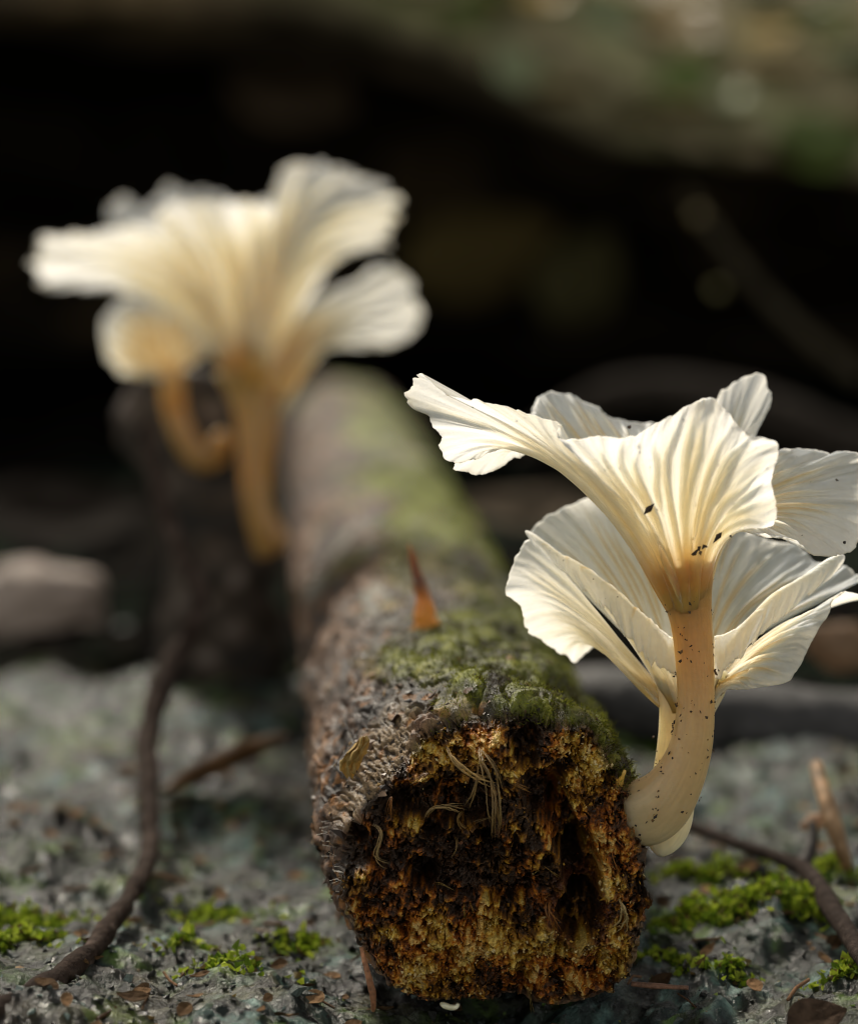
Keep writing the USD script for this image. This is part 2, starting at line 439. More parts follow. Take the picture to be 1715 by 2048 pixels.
mossm = np.clip(mossm * (1 - front * .55) + near_moss * front, 0, 1) * (1 - woodstrip)
base = ramp(g1 * .4 + g2 * .3 + g3 * .3, [(.34, (.010, .007, .005)), (.45, (.030, .019, .014)), (.53, (.080, .042, .024)), (.60, (.22, .12, .068)), (.70, (.44, .27, .16))])
base = lerp(base, (.30, .20, .10), woodstrip * .85)
base = lerp(base, (.05, .03, .012), woodstrip * sm(fib, .5, .38))
base = lerp(base, (.36, .36, .30), sm(fbm(along * 90, 3, 83), .60, .70) * sm(yl, .03, .12)[None] * .8 * sm(sn, -.2, .3))
base = lerp(base, (.30, .12, .02), sm(fbm(bd * 420, 2, 84), .64, .72) * .8)
mcol = ramp(g3 * .45 + g2 * .55, [(.36, (.022, .015, .006)), (.47, (.055, .055, .008)), (.56, (.12, .135, .012)), (.66, (.24, .25, .03))])
mcol = lerp(mcol, (.30, .33, .07), sm(yl, .05, .2)[None] * .75 * sm(g1, .40, .55))
lc = lerp(base, mcol, mossm)
lc = lerp(ec[:, -1:], lc, sm(yl, 0, .004)[None])
log = thing('log', 'rotten fallen log with a broken orange end and mossy top', 'log', (axx[0], 0, 0))
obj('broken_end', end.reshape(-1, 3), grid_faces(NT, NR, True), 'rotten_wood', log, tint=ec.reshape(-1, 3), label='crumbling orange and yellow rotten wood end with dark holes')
bv = np.concatenate([bd.reshape(-1, 3), [[axx[-1], LEN + .005, axz]]])
kk = np.arange(NT)
capf = np.stack([kk * NL + NL - 1, ((kk + 1) % NT) * NL + NL - 1, np.full(NT, NT * NL)], -1)
bf = np.concatenate([grid_faces(NT, NL, True), capf])
obj('bark', bv, bf, 'bark', log, tint=np.concatenate([lc.reshape(-1, 3), [[.02, .015, .01]]]), label='pinkish brown flaking bark with moss')
bnr = grid_normals(bd, True)
if (bnr[..., :] * nrm).sum(-1).mean() < 0:
    bnr = -bnr


def blades(pos, nor, length, width, lean, cols, seg=1):
    """Thin leaning triangles on a surface, all in one mesh."""
    n = len(pos)
    r = rng.normal(size=(n, 3))
    d = nor + lean * r
    d /= np.linalg.norm(d, axis=1, keepdims=True)
    s = np.cross(d, rng.normal(size=(n, 3)))
    s /= np.linalg.norm(s, axis=1, keepdims=True)
    L, W = length[:, None], width[:, None]
    bend = rng.normal(size=(n, 3)) * .25
    a, b = pos - s * W, pos + s * W
    m0, m1 = pos + d * L * .55 - s * W * .8, pos + d * L * .55 + s * W * .8
    t = pos + (d + bend) * L
    v = np.stack([a, b, m1, m0, t], 1).reshape(-1, 3)
    k = np.arange(n)[:, None] * 5
    f = np.concatenate([k + [[0, 1, 2]], k + [[0, 2, 3]], k + [[3, 2, 4]]])
    return v, f, np.repeat(cols, 5, 0)


wt = (mossm * (yl < .30)[None] * (np.gradient(yl) ** .6)[None]).ravel()
wt[(np.sin(th)[:, None] * np.ones(NL)).ravel() < -.5] = 0
ids = rng.choice(len(wt), 48000, p=wt / wt.sum())
pos = bd.reshape(-1, 3)[ids] + rng.normal(size=(len(ids), 3)) * .0004
mc = mcol.reshape(-1, 3)[ids] * rng.uniform(.7, 1.5, (len(ids), 1))
v, f, t = blades(pos, bnr.reshape(-1, 3)[ids], rng.uniform(.00035, .00095, len(ids)), rng.uniform(.00004, .00009, len(ids)), .8, mc)
obj('moss_fuzz', v, f, 'moss', log, tint=t, smooth=False, kind='stuff', label='short green moss growing on the log')


def chips(pos, nor, size, cols, flat=.35):
    """Small angular crumbs, all in one mesh."""
    n = len(pos)
    base = np.array([[1, 0, 0], [-1, 0, 0], [0, 1, 0], [0, -1, 0], [0, 0, 1], [0, 0, -1]], float)
    fc = np.array([[0, 2, 4], [2, 1, 4], [1, 3, 4], [3, 0, 4], [2, 0, 5], [1, 2, 5], [3, 1, 5], [0, 3, 5]])
    v = base[None] * rng.uniform(.4, 1.3, (n, 6, 1)) + rng.normal(size=(n, 6, 3)) * .18
    v[..., 2] *= flat
    v[..., 0] *= rng.uniform(.7, 1.9, (n, 1))
    a = rng.normal(size=(n, 3, 3))
    a[:, 2] = nor + .5 * rng.normal(size=(n, 3))
    e2 = a[:, 2] / np.linalg.norm(a[:, 2], axis=1, keepdims=True)
    e0 = np.cross(a[:, 0], e2)
    e0 /= np.linalg.norm(e0, axis=1, keepdims=True)
    e1 = np.cross(e2, e0)
    w = np.einsum('nij,njk->nik', v, np.stack([e0, e1, e2], 1)) * size[:, None, None] + pos[:, None]
    return w.reshape(-1, 3), (np.arange(n)[:, None, None] * 6 + fc[None]).reshape(-1, 3), np.repeat(cols, 6, 0)


enr = grid_normals(end, True)
if enr[..., 1].mean() > 0:
    enr = -enr
area = (rr * Rr[:, None])
wt = (area * (.12 + zone) * (1 - .97 * cav) * (rr < .985)).ravel()
ids = rng.choice(len(wt), 5000, p=wt / wt.sum())
y0 = np.clip(yel.ravel()[ids] + rng.normal(size=len(ids)) * .2 + .08, 0, 1)
cc = lerp(ramp(y0, [(0, (.04, .016, .005)), (.35, (.28, .11, .012)), (.65, (.58, .30, .03)), (.93, (.70, .45, .09)), (1, (.85, .68, .34))]), ramp(y0, [(0, (.04, .015, .005)), (.4, (.36, .10, .01)), (.7, (.60, .21, .02)), (.93, (.70, .36, .05)), (1, (.8, .56, .2))]), orange.ravel()[ids])
v, f, t = chips(end.reshape(-1, 3)[ids] + rng.normal(size=(len(ids), 3)) * .0003, enr.reshape(-1, 3)[ids], rng.uniform(.00007, .00022, len(ids)) * rng.choice([1, 1, 1.7], len(ids)), cc, .7)
obj('wood_crumbs', v, f, 'wood_chip', log, tint=t, smooth=False, kind='stuff', label='loose crumbs of rotten wood on the broken end')
# flakes of bark on the near part of the log
wt = ((1 - .6 * mossm) * (yl < .12)[None] * (np.gradient(yl) ** .8)[None] * (sn > -.75)).ravel()
ids = rng.choice(len(wt), 3000, p=wt / wt.sum())
cc = ramp(rng.uniform(size=len(ids)), [(0, (.02, .012, .008)), (.45, (.07, .042, .03)), (.75, (.2, .12, .075)), (.92, (.36, .22, .12)), (1, (.55, .36, .12))])
sz = rng.uniform(.0001, .0004, len(ids)) * rng.choice([1, 1, 1, 2.4], len(ids))
v, f, t = chips(bd.reshape(-1, 3)[ids], bnr.reshape(-1, 3)[ids], sz, cc, .45)
obj('bark_flakes', v, f, 'wood_chip', log, tint=t, smooth=False, kind='stuff', label='loose dark bark flakes on the log')


def end_pt(px, py):
    i = np.argmin((PX - px) ** 2 + (PY - py) ** 2)
    return end.reshape(-1, 3)[i]


def strand(pts, r, n=22, sides=5, col=(.5, .36, .14), taper=True, ell=1.0):
    """A fibre through pixels of the cut end, (px, py, millimetres in front of the plane of focus)."""
    p = spline(pix([a[0] for a in pts], [a[1] for a in pts], [-a[2] for a in pts]), n)
    w = np.linspace(0, 1, n)
    rad = r * 1e-3 * .24 * (np.minimum(1, np.minimum(w, 1 - w) * 4 + .05) if taper else 1)
    out = []
    for k in range(5 if r > .28 else 2):
        off = rng.normal(size=3) * r * .30e-3
        pk = p + off + np.cumsum(rng.normal(size=p.shape), 0) * r * .10e-3 + np.linspace(0, 1, len(p))[:, None] ** 2 * rng.normal(size=3) * r * 1.2e-3
        v, f = tube(pk, rad * rng.uniform(.6, 1.1), sides, ell, .5, k, 2500)
        out.append((v, f, np.asarray(col) * np.array([.95, .85, .7]) * rng.uniform(.5, 1.0)))
    return join(out)


fibres = [([(895, 1495, 2), (915, 1528, 5), (945, 1548, 6), (985, 1556, 5)], .45, (.62, .45, .2)), ([(958, 1498, 2), (972, 1545, 6), (985, 1570, 6)], .55, (.5, .36, .17)), ([(962, 1500, 3), (992, 1540, 6), (1002, 1572, 5)], .3, (.55, .4, .2)),
          ([(955, 1530, 5), (948, 1580, 6), (935, 1608, 5)], .38, (.52, .36, .15)), ([(982, 1560, 3), (986, 1620, 6), (982, 1665, 4)], .6, (.55, .38, .17)), ([(992, 1555, 3), (998, 1620, 6), (992, 1660, 4)], .35, (.6, .44, .2)),
          ([(975, 1575, 4), (976, 1620, 5), (985, 1655, 4)], .25, (.62, .46, .22)), ([(1005, 1545, 2), (1030, 1565, 3), (1060, 1580, 2)], .4, (.55, .3, .1)), ([(850, 1640, 2), (872, 1620, 3), (905, 1618, 3), (925, 1622, 3)], .45, (.58, .42, .2)),
          ([(925, 1622, 3), (915, 1640, 2), (935, 1660, 1)], .35, (.55, .36, .14)), ([(745, 1650, 2), (757, 1690, 4), (752, 1705, 4), (776, 1727, 5)], .40, (.6, .45, .22)), ([(908, 1672, 2), (912, 1700, 4), (903, 1720, 4)], .26, (.42, .28, .1)),
          ([(860, 1770, -2), (890, 1772, 2), (902, 1780, 3)], .28, (.45, .32, .12)), ([(1235, 1800, 3), (1246, 1830, 4), (1240, 1860, 3), (1228, 1872, 3)], .65, (.75, .6, .32)), ([(830, 1955, 2), (848, 1970, 4), (855, 1985, 4)], .4, (.55, .4, .15)),
          ([(780, 1630, 0), (783, 1600, 3), (778, 1640, 3)], .3, (.45, .2, .05)), ([(1100, 1800, 2), (1095, 1820, 4), (1110, 1850, 3)], .5, (.5, .22, .06)), ([(820, 1560, 0), (850, 1553, 3), (830, 1570, 3)], .4, (.3, .17, .08))]
for k in range(70):
    i = rng.integers(len(PX.ravel()))
    if cav.ravel()[i] > .3 or rr[i % NR] > .97:
        continue
    px, py, h = PX.ravel()[i], PY.ravel()[i], H.ravel()[i]
    d = rng.normal(size=2) * 14
    fibres.append(([(px, py, h - .3), (px + d[0], py + d[1] + 5, h + rng.uniform(.4, 1.4)), (px + d[0] * 1.6, py + d[1] * 1.2 + 14, h + rng.uniform(.2, 1.2))], rng.uniform(.08, .2), (rng.uniform(.35, .7), rng.uniform(.2, .48), rng.uniform(.05, .2))))
for pts, r, c in fibres:
    v, f, t = strand(pts, r, col=c)
    obj('wood_fibre', v, f, 'wood_chip', log, tint=t)


# ---------------------------------------------------------------- mushrooms
CREAM, AMBER = np.array((.66, .615, .51)), np.array((.50, .25, .055))


def petal(parent, cols, nu=220, nv=80, flip=False, thick=.5, ridge=.6, spacing=2.6, d0=0.0, seed=1, wave=.5, jag=.025, dark=1.0, amber=(0.0, .34), rim=.6, neck=None, tone=(1, 1, 1), solid=None, warm=.75):
    """A sheet of the cap: cols are ribs of four points (px, py, mm of depth) from neck to margin."""
    c = np.array(cols, float)
    if neck is not None:
        c[:, 0] = np.asarray(neck[1]) + neck[2] * (c[:, 0] - np.asarray(neck[0]))
    c[..., 2] += d0
    sc = (D + d0 * 1e-3) / D
    W = pix(c[..., 0], c[..., 1], c[..., 2])
    gap = np.linalg.norm(np.diff(W[:, 3], axis=0), axis=1) * .7 + np.linalg.norm(np.diff(W[:, 2], axis=0), axis=1) * .6 + 1e-4
    us = np.concatenate([[0], np.cumsum(gap)])
    span = us[-1] * 1e3
    u = np.linspace(0, us[-1], nu)
    wsp = CubicSpline(np.array([0, .38, .72, 1.0]), W, axis=1)
    tj = np.linspace(0, 1, nv)
    A = wsp(tj)                                           # (cols, nv, 3)
    S = Akima1DInterpolator(us, A, axis=0)(u)             # (nu, nv, 3)
    # uneven margin
    un = u * 1e3
    j = jag * (fbm(np.stack([un * .55, un * 0 + seed * 7.3, un * 0], -1), 4, seed) - .35) * 2
    tv = tj[None] * (1 - j[:, None] * tj[None] ** 3)
    idx = tv * (nv - 1)
    lo = np.clip(idx.astype(int), 0, nv - 2)
    fr = np.clip(idx - lo, -.2, 1)[..., None]
    S = np.take_along_axis(S, lo[..., None], 1) * (1 - fr) + np.take_along_axis(S, lo[..., None] + 1, 1) * fr
    n = grid_normals(S) * (-1 if flip else 1)
    U = np.broadcast_to(un[:, None], (nu, nv))
    T = np.broadcast_to(tj[None], (nu, nv))
    arc = np.linalg.norm(np.gradient(S, axis=0), axis=-1) / (un[1] - un[0]) * 1e3      # real millimetres per unit of u
    q2 = np.stack([U * .22, T * 2.2 + seed, T * 0], -1)
    S = S + n * (wave * 1e-3 * sc * (fbm(q2, 3, seed + 3) - .5) * 2 * sm(T, .25, 1))[..., None]
    S = S + n * (.25e-3 * sc * (fbm(np.stack([U * 1.2, T * 6, T * 0 + seed], -1), 3, seed + 4) - .5) * sm(T, .1, .5))[..., None]
    S = S + n * (.55e-3 * sc * (fbm(np.stack([U * .55, T * 3, T * 0 + seed * 2.1], -1), 3, seed + 5) - .5) * 2 * sm(T, .72, 1.0))[..., None]
    hr = np.zeros_like(U)
    r2 = np.random.default_rng(seed)
    m = max(2, int(span / spacing))
    cen = (np.arange(m) + .5) * span / m + r2.uniform(-.3, .3, m) * spacing
    for k, uc in enumerate(cen):
        wig = uc + spacing * .6 * (fbm(np.stack([tj * 3, tj * 0 + k * 3.1, tj * 0 + seed], -1), 2, seed) - .5) * 2
        dist = (U - wig[None]) * np.clip(arc, .12, 2)
        t0 = 0.0 if k % 2 == 0 else r2.uniform(.15, .5)
        t1 = r2.uniform(.80, .97)
        wd = .33 * sc
        pr = np.exp(-(np.abs(dist) / wd) ** 1.6) * sm(T, t0 - .02, t0 + .12) * sm(T, t1 + .06, t1 - .22)
        hr = np.maximum(hr, pr)
    swell = .5 * (fbm(np.stack([U / spacing * 1.3, T * 1.2, T * 0 + seed], -1), 2, seed + 6) - .5)
    tk = thick * 1e-3 * sc * (.45 + .55 * sm(T, 1.0, .6) + .8 * sm(T, .3, 0))
    outer = S + n * ((ridge * hr + ridge * swell) * 1e-3 * sc)[..., None] + n * (tk * .5)[..., None]
    inner = S - n * (tk * .5)[..., None]
    am = sm(T, amber[1], min(amber[0] + .10, amber[1] * .4))
    blot = fbm(np.stack([U * .35, T * 5, T * 0 + seed], -1), 3, seed + 9)
    tin = lerp(np.asarray(CREAM) * tone, np.array((.54, .40, .22)) * tone, np.clip(warm * sm(T, .92, .2) + .2 * sm(blot, .5, .7), 0, 1))
    tin = lerp(tin, AMBER, am)
    tout = lerp(tin, (.36, .18, .045), hr * .85 * dark)
    edge = np.clip(sm(T, .985, 1.0), 0, 1) * rim
    tout = lerp(tout, (.50, .36, .18), edge)
    tinn = lerp(tin, (.50, .36, .18), edge)
    v = np.concatenate([outer.reshape(-1, 3), inner.reshape(-1, 3)])
    f = grid_faces(nu, nv)
    N = nu * nv
    a = np.arange(nu) * nv
    border = np.concatenate([np.arange(nv), (a + nv - 1)[1:], (nu - 1) * nv + np.arange(nv - 1)[::-1], a[::-1][1:-1]])
    b2 = np.roll(border, -1)
    e = np.concatenate([np.stack([border, b2, b2 + N], -1), np.stack([border, b2 + N, border + N], -1)])
    fs = np.concatenate([f, f[:, ::-1] + N, e])
    vv, n1 = v[f[:, 0]], np.cross(v[f[:, 1]] - v[f[:, 0]], v[f[:, 2]] - v[f[:, 0]])
    if (n1 * n.reshape(-1, 3)[f[:, 0]]).sum() < 0:
        fs = fs[:, ::-1]
    tall = np.concatenate([tout.reshape(-1, 3), tinn.reshape(-1, 3)])
    if solid is None:
        obj('petal', v, fs, 'mushroom_flesh', parent, tint=tall)
    else:
        solid.append((v, fs, tall))
    return outer, n, T


def stem(parent, path, d0=0.0, ell=.85, groove=(), seed=3, tint=None, sides=72, n=130, name='stem', solid=None, cut=None):
    """path: (px, py, depth mm, half width px)."""
    c = spline(np.array([(a[0], a[1], a[2] / (K * 1e3), a[3]) for a in path], float), n)
    c[:, 2] *= K * 1e3
    p = pix(c[:, 0], c[:, 1], c[:, 2] + d0)
    sc = (D + (c[:, 2] + d0) * 1e-3) / D
    rad = c[:, 3] * K * sc
    t = np.gradient(p, axis=0)
    t /= np.linalg.norm(t, axis=1, keepdims=True)
    a = np.cross(t, [0, 1.0, 0])
    a /= np.linalg.norm(a, axis=1, keepdims=True)
    b = np.cross(t, a)
    ph = np.arange(sides) / sides * 2 * np.pi
    w = np.linspace(0, 1, n)
    R = np.ones((sides, n))
    for g, dp, wd in groove:
        dd = np.angle(np.exp(1j * (ph - g)))[:, None]
        R -= dp * np.exp(-(dd / wd) ** 2) * sm(w, .12, .35)[None]
    q3 = np.stack([np.cos(ph)[:, None] * np.ones(n), np.sin(ph)[:, None] * np.ones(n), np.ones((sides, 1)) * w[None] * 2], -1)
    R *= 1 + .10 * (fbm(q3 * 1.2, 3, seed) - .5) + .035 * (fbm(q3 * np.array([9, 9, 3]), 3, seed + 1) - .5)
    endr = np.sqrt(np.clip(1 - np.clip(1 - w / .035, 0, 1) ** 2, 0.02, 1))
    ring = p[None] + (rad * endr)[None, :, None] * R[..., None] * (np.cos(ph)[:, None, None] * a[None] + ell * np.sin(ph)[:, None, None] * b[None])
    v = np.concatenate([ring.reshape(-1, 3), p[:1], p[-1:]])
    k = np.arange(sides)
    f = np.concatenate([grid_faces(sides, n, True), np.stack([k * n, np.full(sides, sides * n), ((k + 1) % sides) * n], -1), np.stack([k * n + n - 1, ((k + 1) % sides) * n + n - 1, np.full(sides, sides * n + 1)], -1)])
    c0 = p.mean(0)
    fa = f[len(f) // 3]
    nn = np.cross(v[fa[1]] - v[fa[0]], v[fa[2]] - v[fa[0]])
    j = fa[0] % n
    if np.dot(nn, v[fa[0]] - p[j]) < 0:
        f = f[:, ::-1]
    tn = ramp(w, tint or [(0, (.58, .46, .27)), (.35, (.54, .37, .17)), (.7, (.50, .29, .09)), (.88, (.48, .23, .05)), (1, (.52, .27, .06))])
    tc = np.broadcast_to(tn[None], (sides, n, 3)) * (.9 + .25 * (fbm(q3 * np.array([14, 14, 5]), 3, seed + 2)[..., None] - .2))
    tall = np.concatenate([tc.reshape(-1, 3), tn[:1], tn[-1:]])
    if solid is None:
        obj(name, v, f, 'mushroom_flesh', parent, tint=tall)
        return ring, p
    # the cap and the head of the stem are one flesh; the stalk below the cut is a part of its own
    whole = as_solid(v, f, tall)
    c = cut * n
    ci = int(c)
    head, stalk = whole.split_by_plane(t[ci].tolist(), float(np.dot(t[ci], p[ci])) * 1e3)
    pl = (t[ci], float(np.dot(t[ci], p[ci])))
    from_solid(stalk, name, parent, pl)
    for sv, sf, stt in solid:
        a3 = sv[sf]
        if np.einsum('ij,ij->', a3[:, 0], np.cross(a3[:, 1], a3[:, 2])) < 0:
            sf = sf[:, ::-1]
        head = head + as_solid(sv, sf, stt)
    from_solid(head, 'cap', parent, pl)
    return ring, p


def as_solid(v, f, t):
    return Manifold(Mesh(vert_properties=np.ascontiguousarray(np.concatenate([v * 1e3, t], 1), np.float32), tri_verts=np.ascontiguousarray(f, np.uint32)))


def from_solid(m, name, parent, plane):
    g = m.to_mesh()
    a = np.asarray(g.vert_properties, float)
    v, f = a[:, :3] * 1e-3, np.asarray(g.tri_verts, int)
    # one vertex for each place, so that the shading runs smoothly over the seams
    key, first, inv = np.unique(np.round(v * 1e7).astype(np.int64), axis=0, return_index=True, return_inverse=True)
    f = inv.reshape(-1)[f]
    f = f[(f[:, 0] != f[:, 1]) & (f[:, 1] != f[:, 2]) & (f[:, 2] != f[:, 0])]
    v, c = v[first], a[first, 3:6]
    flat = (np.abs(v @ plane[0] - plane[1]) < 2e-6)[f].all(1)          # the cut keeps an edge of its own
    f[flat] += len(v)
    obj(name, np.concatenate([v, v]), f, 'mushroom_flesh', parent, tint=np.concatenate([c, c]))


def specks(parent, pts, name='dirt_specks'):
    """pts: (point, normal, size)"""
    pos = np.array([a[0] for a in pts])
    nor = np.array([a[1] for a in pts])
    sz = np.array([a[2] for a in pts])
    cc = ramp(rng.uniform(size=len(pts)), [(0, (.012, .008, .006)), (.7, (.05, .028, .016)), (1, (.16, .09, .03))])
    v, f, t = chips(pos, nor, sz, cc, .6)
    obj(name, v, f, 'dirt', parent, tint=t, smooth=False, kind='stuff', label='dark specks of soil stuck to the mushroom')


def speck_sheet(sheet, n, big=.0003):
    S, nn, T = sheet
    i = rng.integers(0, S.shape[0], n)
    j = rng.integers(int(S.shape[1] * .15), int(S.shape[1] * .98), n)
    return [(S[a, b], nn[a, b], rng.uniform(.0001, big) * rng.choice([.6, .8, 1])) for a, b in zip(i, j)]


def speck_stem(ring, n, lo=.02, hi=.98):
    out = []
    m = ring.shape[1]
    for _ in range(n):
        a, b = rng.integers(ring.shape[0]), rng.integers(int(m * lo), int(m * hi))
        c = ring[:, b].mean(0)
        q = ring[a, b]
        d = (q - c) / np.linalg.norm(q - c)
        k = 1 + 2 * (rng.uniform() < .3)
        for _ in range(k):
            out.append((q + rng.normal(size=3) * .00035 * (k > 1), d, rng.uniform(.0001, .00032)))
    return out


# nearest mushroom
m1 = thing('mushroom', 'largest sharp cream funnel mushroom, its curved amber stem rising from the broken log end', 'mushroom', pix(1275, 1640, 4))
F = [[(1425, 1165, -1), (1440, 1092, -2), (1490, 1058, -5), (1538, 1055, -7)], [(1420, 1160, -2.5), (1440, 1075, -5), (1500, 1035, -9), (1553, 1015, -11)], [(1410, 1160, -3), (1430, 1060, -7), (1495, 985, -12), (1545, 960, -13)],
     [(1402, 1160, -3.3), (1424, 1045, -7.6), (1492, 950, -13), (1556, 922, -14)], [(1398, 1160, -3.5), (1418, 1038, -8), (1485, 925, -13), (1562, 893, -14)], [(1390, 1160, -3.7), (1405, 1030, -8), (1455, 910, -13), (1490, 866, -14)],
     [(1384, 1160, -3.8), (1394, 1024, -8), (1432, 893, -13), (1458, 826, -13.5)], [(1380, 1160, -3.8), (1385, 1020, -8), (1412, 883, -13), (1436, 803, -13)],
     [(1370, 1160, -3.8), (1362, 1020, -8), (1369, 886, -12), (1397, 799, -12)], [(1362, 1160, -3.7), (1340, 1030, -7.5), (1328, 912, -11), (1352, 822, -12)], [(1355, 1160, -3.6), (1320, 1030, -7), (1290, 925, -11), (1300, 852, -12)],
     [(1350, 1160, -3.5), (1305, 1035, -6.5), (1260, 935, -10), (1255, 874, -13)], [(1345, 1160, -3.3), (1290, 1040, -6), (1225, 940, -10), (1195, 868, -13)], [(1340, 1160, -3), (1275, 1040, -5.5), (1195, 940, -9), (1125, 876, -11)],
     [(1335, 1162, -2.6), (1265, 1042, -5), (1160, 930, -7), (1108, 838, -7)], [(1330, 1163, -2), (1255, 1045, -4), (1135, 915, -5), (1030, 818, -6)], [(1325, 1165, -1.5), (1250, 1050, -3), (1112, 900, -4), (940, 797, -6)],
     [(1322, 1166, -1), (1245, 1052, -2), (1098, 902, -3), (866, 771, -5)], [(1320, 1167, -.5), (1240, 1054, -1), (1084, 903, -2), (818, 742, -4)], [(1319, 1168, 0), (1237, 1055, 0), (1076, 904, -1), (808, 790, -5)],
     [(1318, 1168, .5), (1235, 1056, 1), (1070, 905, 0), (856, 840, -6)], [(1318, 1169, 1), (1235, 1056, 1.5), (1064, 905, 1), (866, 890, -5)], [(1318, 1169, 1.5), (1236, 1056, 2), (1062, 905, 2), (898, 923, -3)],
     [(1318, 1169, 2), (1238, 1056, 3), (1064, 904, 3.5), (948, 920, 0)], [(1318, 1169, 2.5), (1242, 1056, 4), (1075, 902, 6), (1004, 897, 3)]]
cap1 = []
L3 = [[(1320, 1169, 2), (1240, 1056, 4), (1070, 905, 6), (902, 936, 6)], [(1320, 1169, 2.2), (1243, 1056, 5), (1075, 906, 8), (914, 946, 7)], [(1320, 1169, 2.5), (1246, 1055, 6), (1080, 906, 9), (968, 949, 9)],
      [(1322, 1169, 2.7), (1250, 1054, 7), (1085, 904, 10), (1015, 930, 11)], [(1322, 1169, 3), (1252, 1052, 8), (1100, 900, 11), (1052, 903, 14)]]
B = [[(1322, 1166, 2), (1243, 1050, 7), (1112, 898, 12), (1062, 858, 18)], [(1330, 1166, 2.5), (1250, 1040, 8), (1120, 860, 18), (1078, 800, 24)], [(1336, 1166, 2.8), (1270, 1020, 10), (1150, 850, 20), (1110, 784, 27)],
     [(1342, 1166, 3), (1300, 1010, 11), (1200, 860, 22), (1165, 806, 28)], [(1350, 1166, 3.2), (1320, 1000, 12), (1260, 880, 22), (1240, 840, 28)], [(1362, 1166, 3.4), (1360, 1000, 12), (1330, 890, 22), (1320, 845, 28)],
     [(1380, 1166, 3.5), (1385, 1000, 12), (1390, 900, 22), (1398, 850, 26)]]
B2 = [[(1382, 1166, 3.5), (1390, 1010, 12), (1405, 900, 20), (1424, 806, 22)], [(1386, 1166, 3.5), (1398, 1000, 12), (1420, 880, 20), (1440, 782, 24)], [(1390, 1166, 3.4), (1410, 1000, 11), (1445, 870, 20), (1466, 760, 24)], [(1396, 1166, 3.3), (1425, 1000, 11), (1470, 880, 19), (1530, 753, 22)],
      [(1400, 1166, 3.2), (1435, 1010, 10), (1480, 900, 18), (1541, 792, 21)], [(1405, 1166, 3.1), (1440, 1015, 10), (1485, 920, 17.5), (1530, 826, 20)], [(1408, 1166, 3), (1440, 1020, 9), (1490, 930, 17), (1492, 856, 19)]]
R1 = [[(1408, 1166, 3), (1450, 1030, 8), (1505, 940, 13), (1545, 903, 17)], [(1410, 1166, 2.8), (1452, 1035, 7.5), (1530, 940, 12), (1600, 905, 17)], [(1412, 1166, 2.5), (1455, 1042, 7), (1560, 950, 11), (1660, 904, 16)], [(1415, 1166, 2.2), (1458, 1050, 6), (1580, 965, 10), (1735, 912, 14)],
      [(1418, 1166, 1.8), (1460, 1055, 5), (1595, 990, 8), (1775, 965, 12)], [(1420, 1166, 1.5), (1462, 1060, 4), (1600, 1015, 6), (1742, 1045, 8)], [(1421, 1166, 1), (1463, 1063, 3), (1595, 1045, 4), (1698, 1106, 3)],
      [(1422, 1166, .6), (1463, 1066, 2), (1570, 1058, 2), (1655, 1114, 1)], [(1423, 1166, .3), (1462, 1068, 1), (1535, 1060, 0), (1600, 1092, -1)], [(1424, 1166, 0), (1455, 1075, 0), (1500, 1060, -2), (1530, 1062, -3)]]
sF = petal(m1, F, 640, 110, seed=11, spacing=3.7, ridge=1.35, wave=.9, neck=((1370, 1165, 0), (1376, 1235, 0), .55), solid=cap1)
petal(m1, L3, 80, 60, seed=12, wave=.4, neck=((1370, 1165, 0), (1376, 1235, 0), .55), solid=cap1)
petal(m1, B, 130, 70, seed=13, wave=.7, neck=((1370, 1165, 0), (1376, 1235, 0), .55), solid=cap1)
petal(m1, B2, 120, 80, seed=14, wave=.5, spacing=3.0, neck=((1370, 1165, 0), (1376, 1235, 0), .55), solid=cap1)
sR = petal(m1, R1, 190, 90, seed=15, wave=.9, spacing=2.8, neck=((1370, 1165, 0), (1376, 1235, 0), .55), solid=cap1)
st1, _ = stem(m1, [(1262, 1628, 5, 60), (1305, 1618, 3, 66), (1352, 1565, 1, 53), (1384, 1480, 0, 42), (1391, 1400, 0, 38), (1387, 1300, 0, 39), (1380, 1230, 0, 43), (1372, 1176, 0, 52), (1369, 1140, 0, 56), (1366, 1108, 1, 52)], groove=[(-1.1, .13, .18), (-2.6, .04, .2)], seed=21, solid=cap1, cut=.87)
sp = speck_stem(st1, 150) + speck_sheet(sF, 120, .00024) + speck_sheet(sR, 40, .0004)
for px, py, z in [(1295, 1020, .0006), (1390, 1104, .0004), (1397, 1098, .0005), (1404, 1096, .0004), (1400, 1106, .0004), (1388, 1110, .0003), (1411, 1093, .0003), (1258, 853, .0005), (1436, 1072, .0006), (1460, 1072, .0004)]:
    sp.append((pix(px, py, -9.5 if py < 1030 else -7), np.array([0, -1.0, 0]), z))
specks(m1, sp)

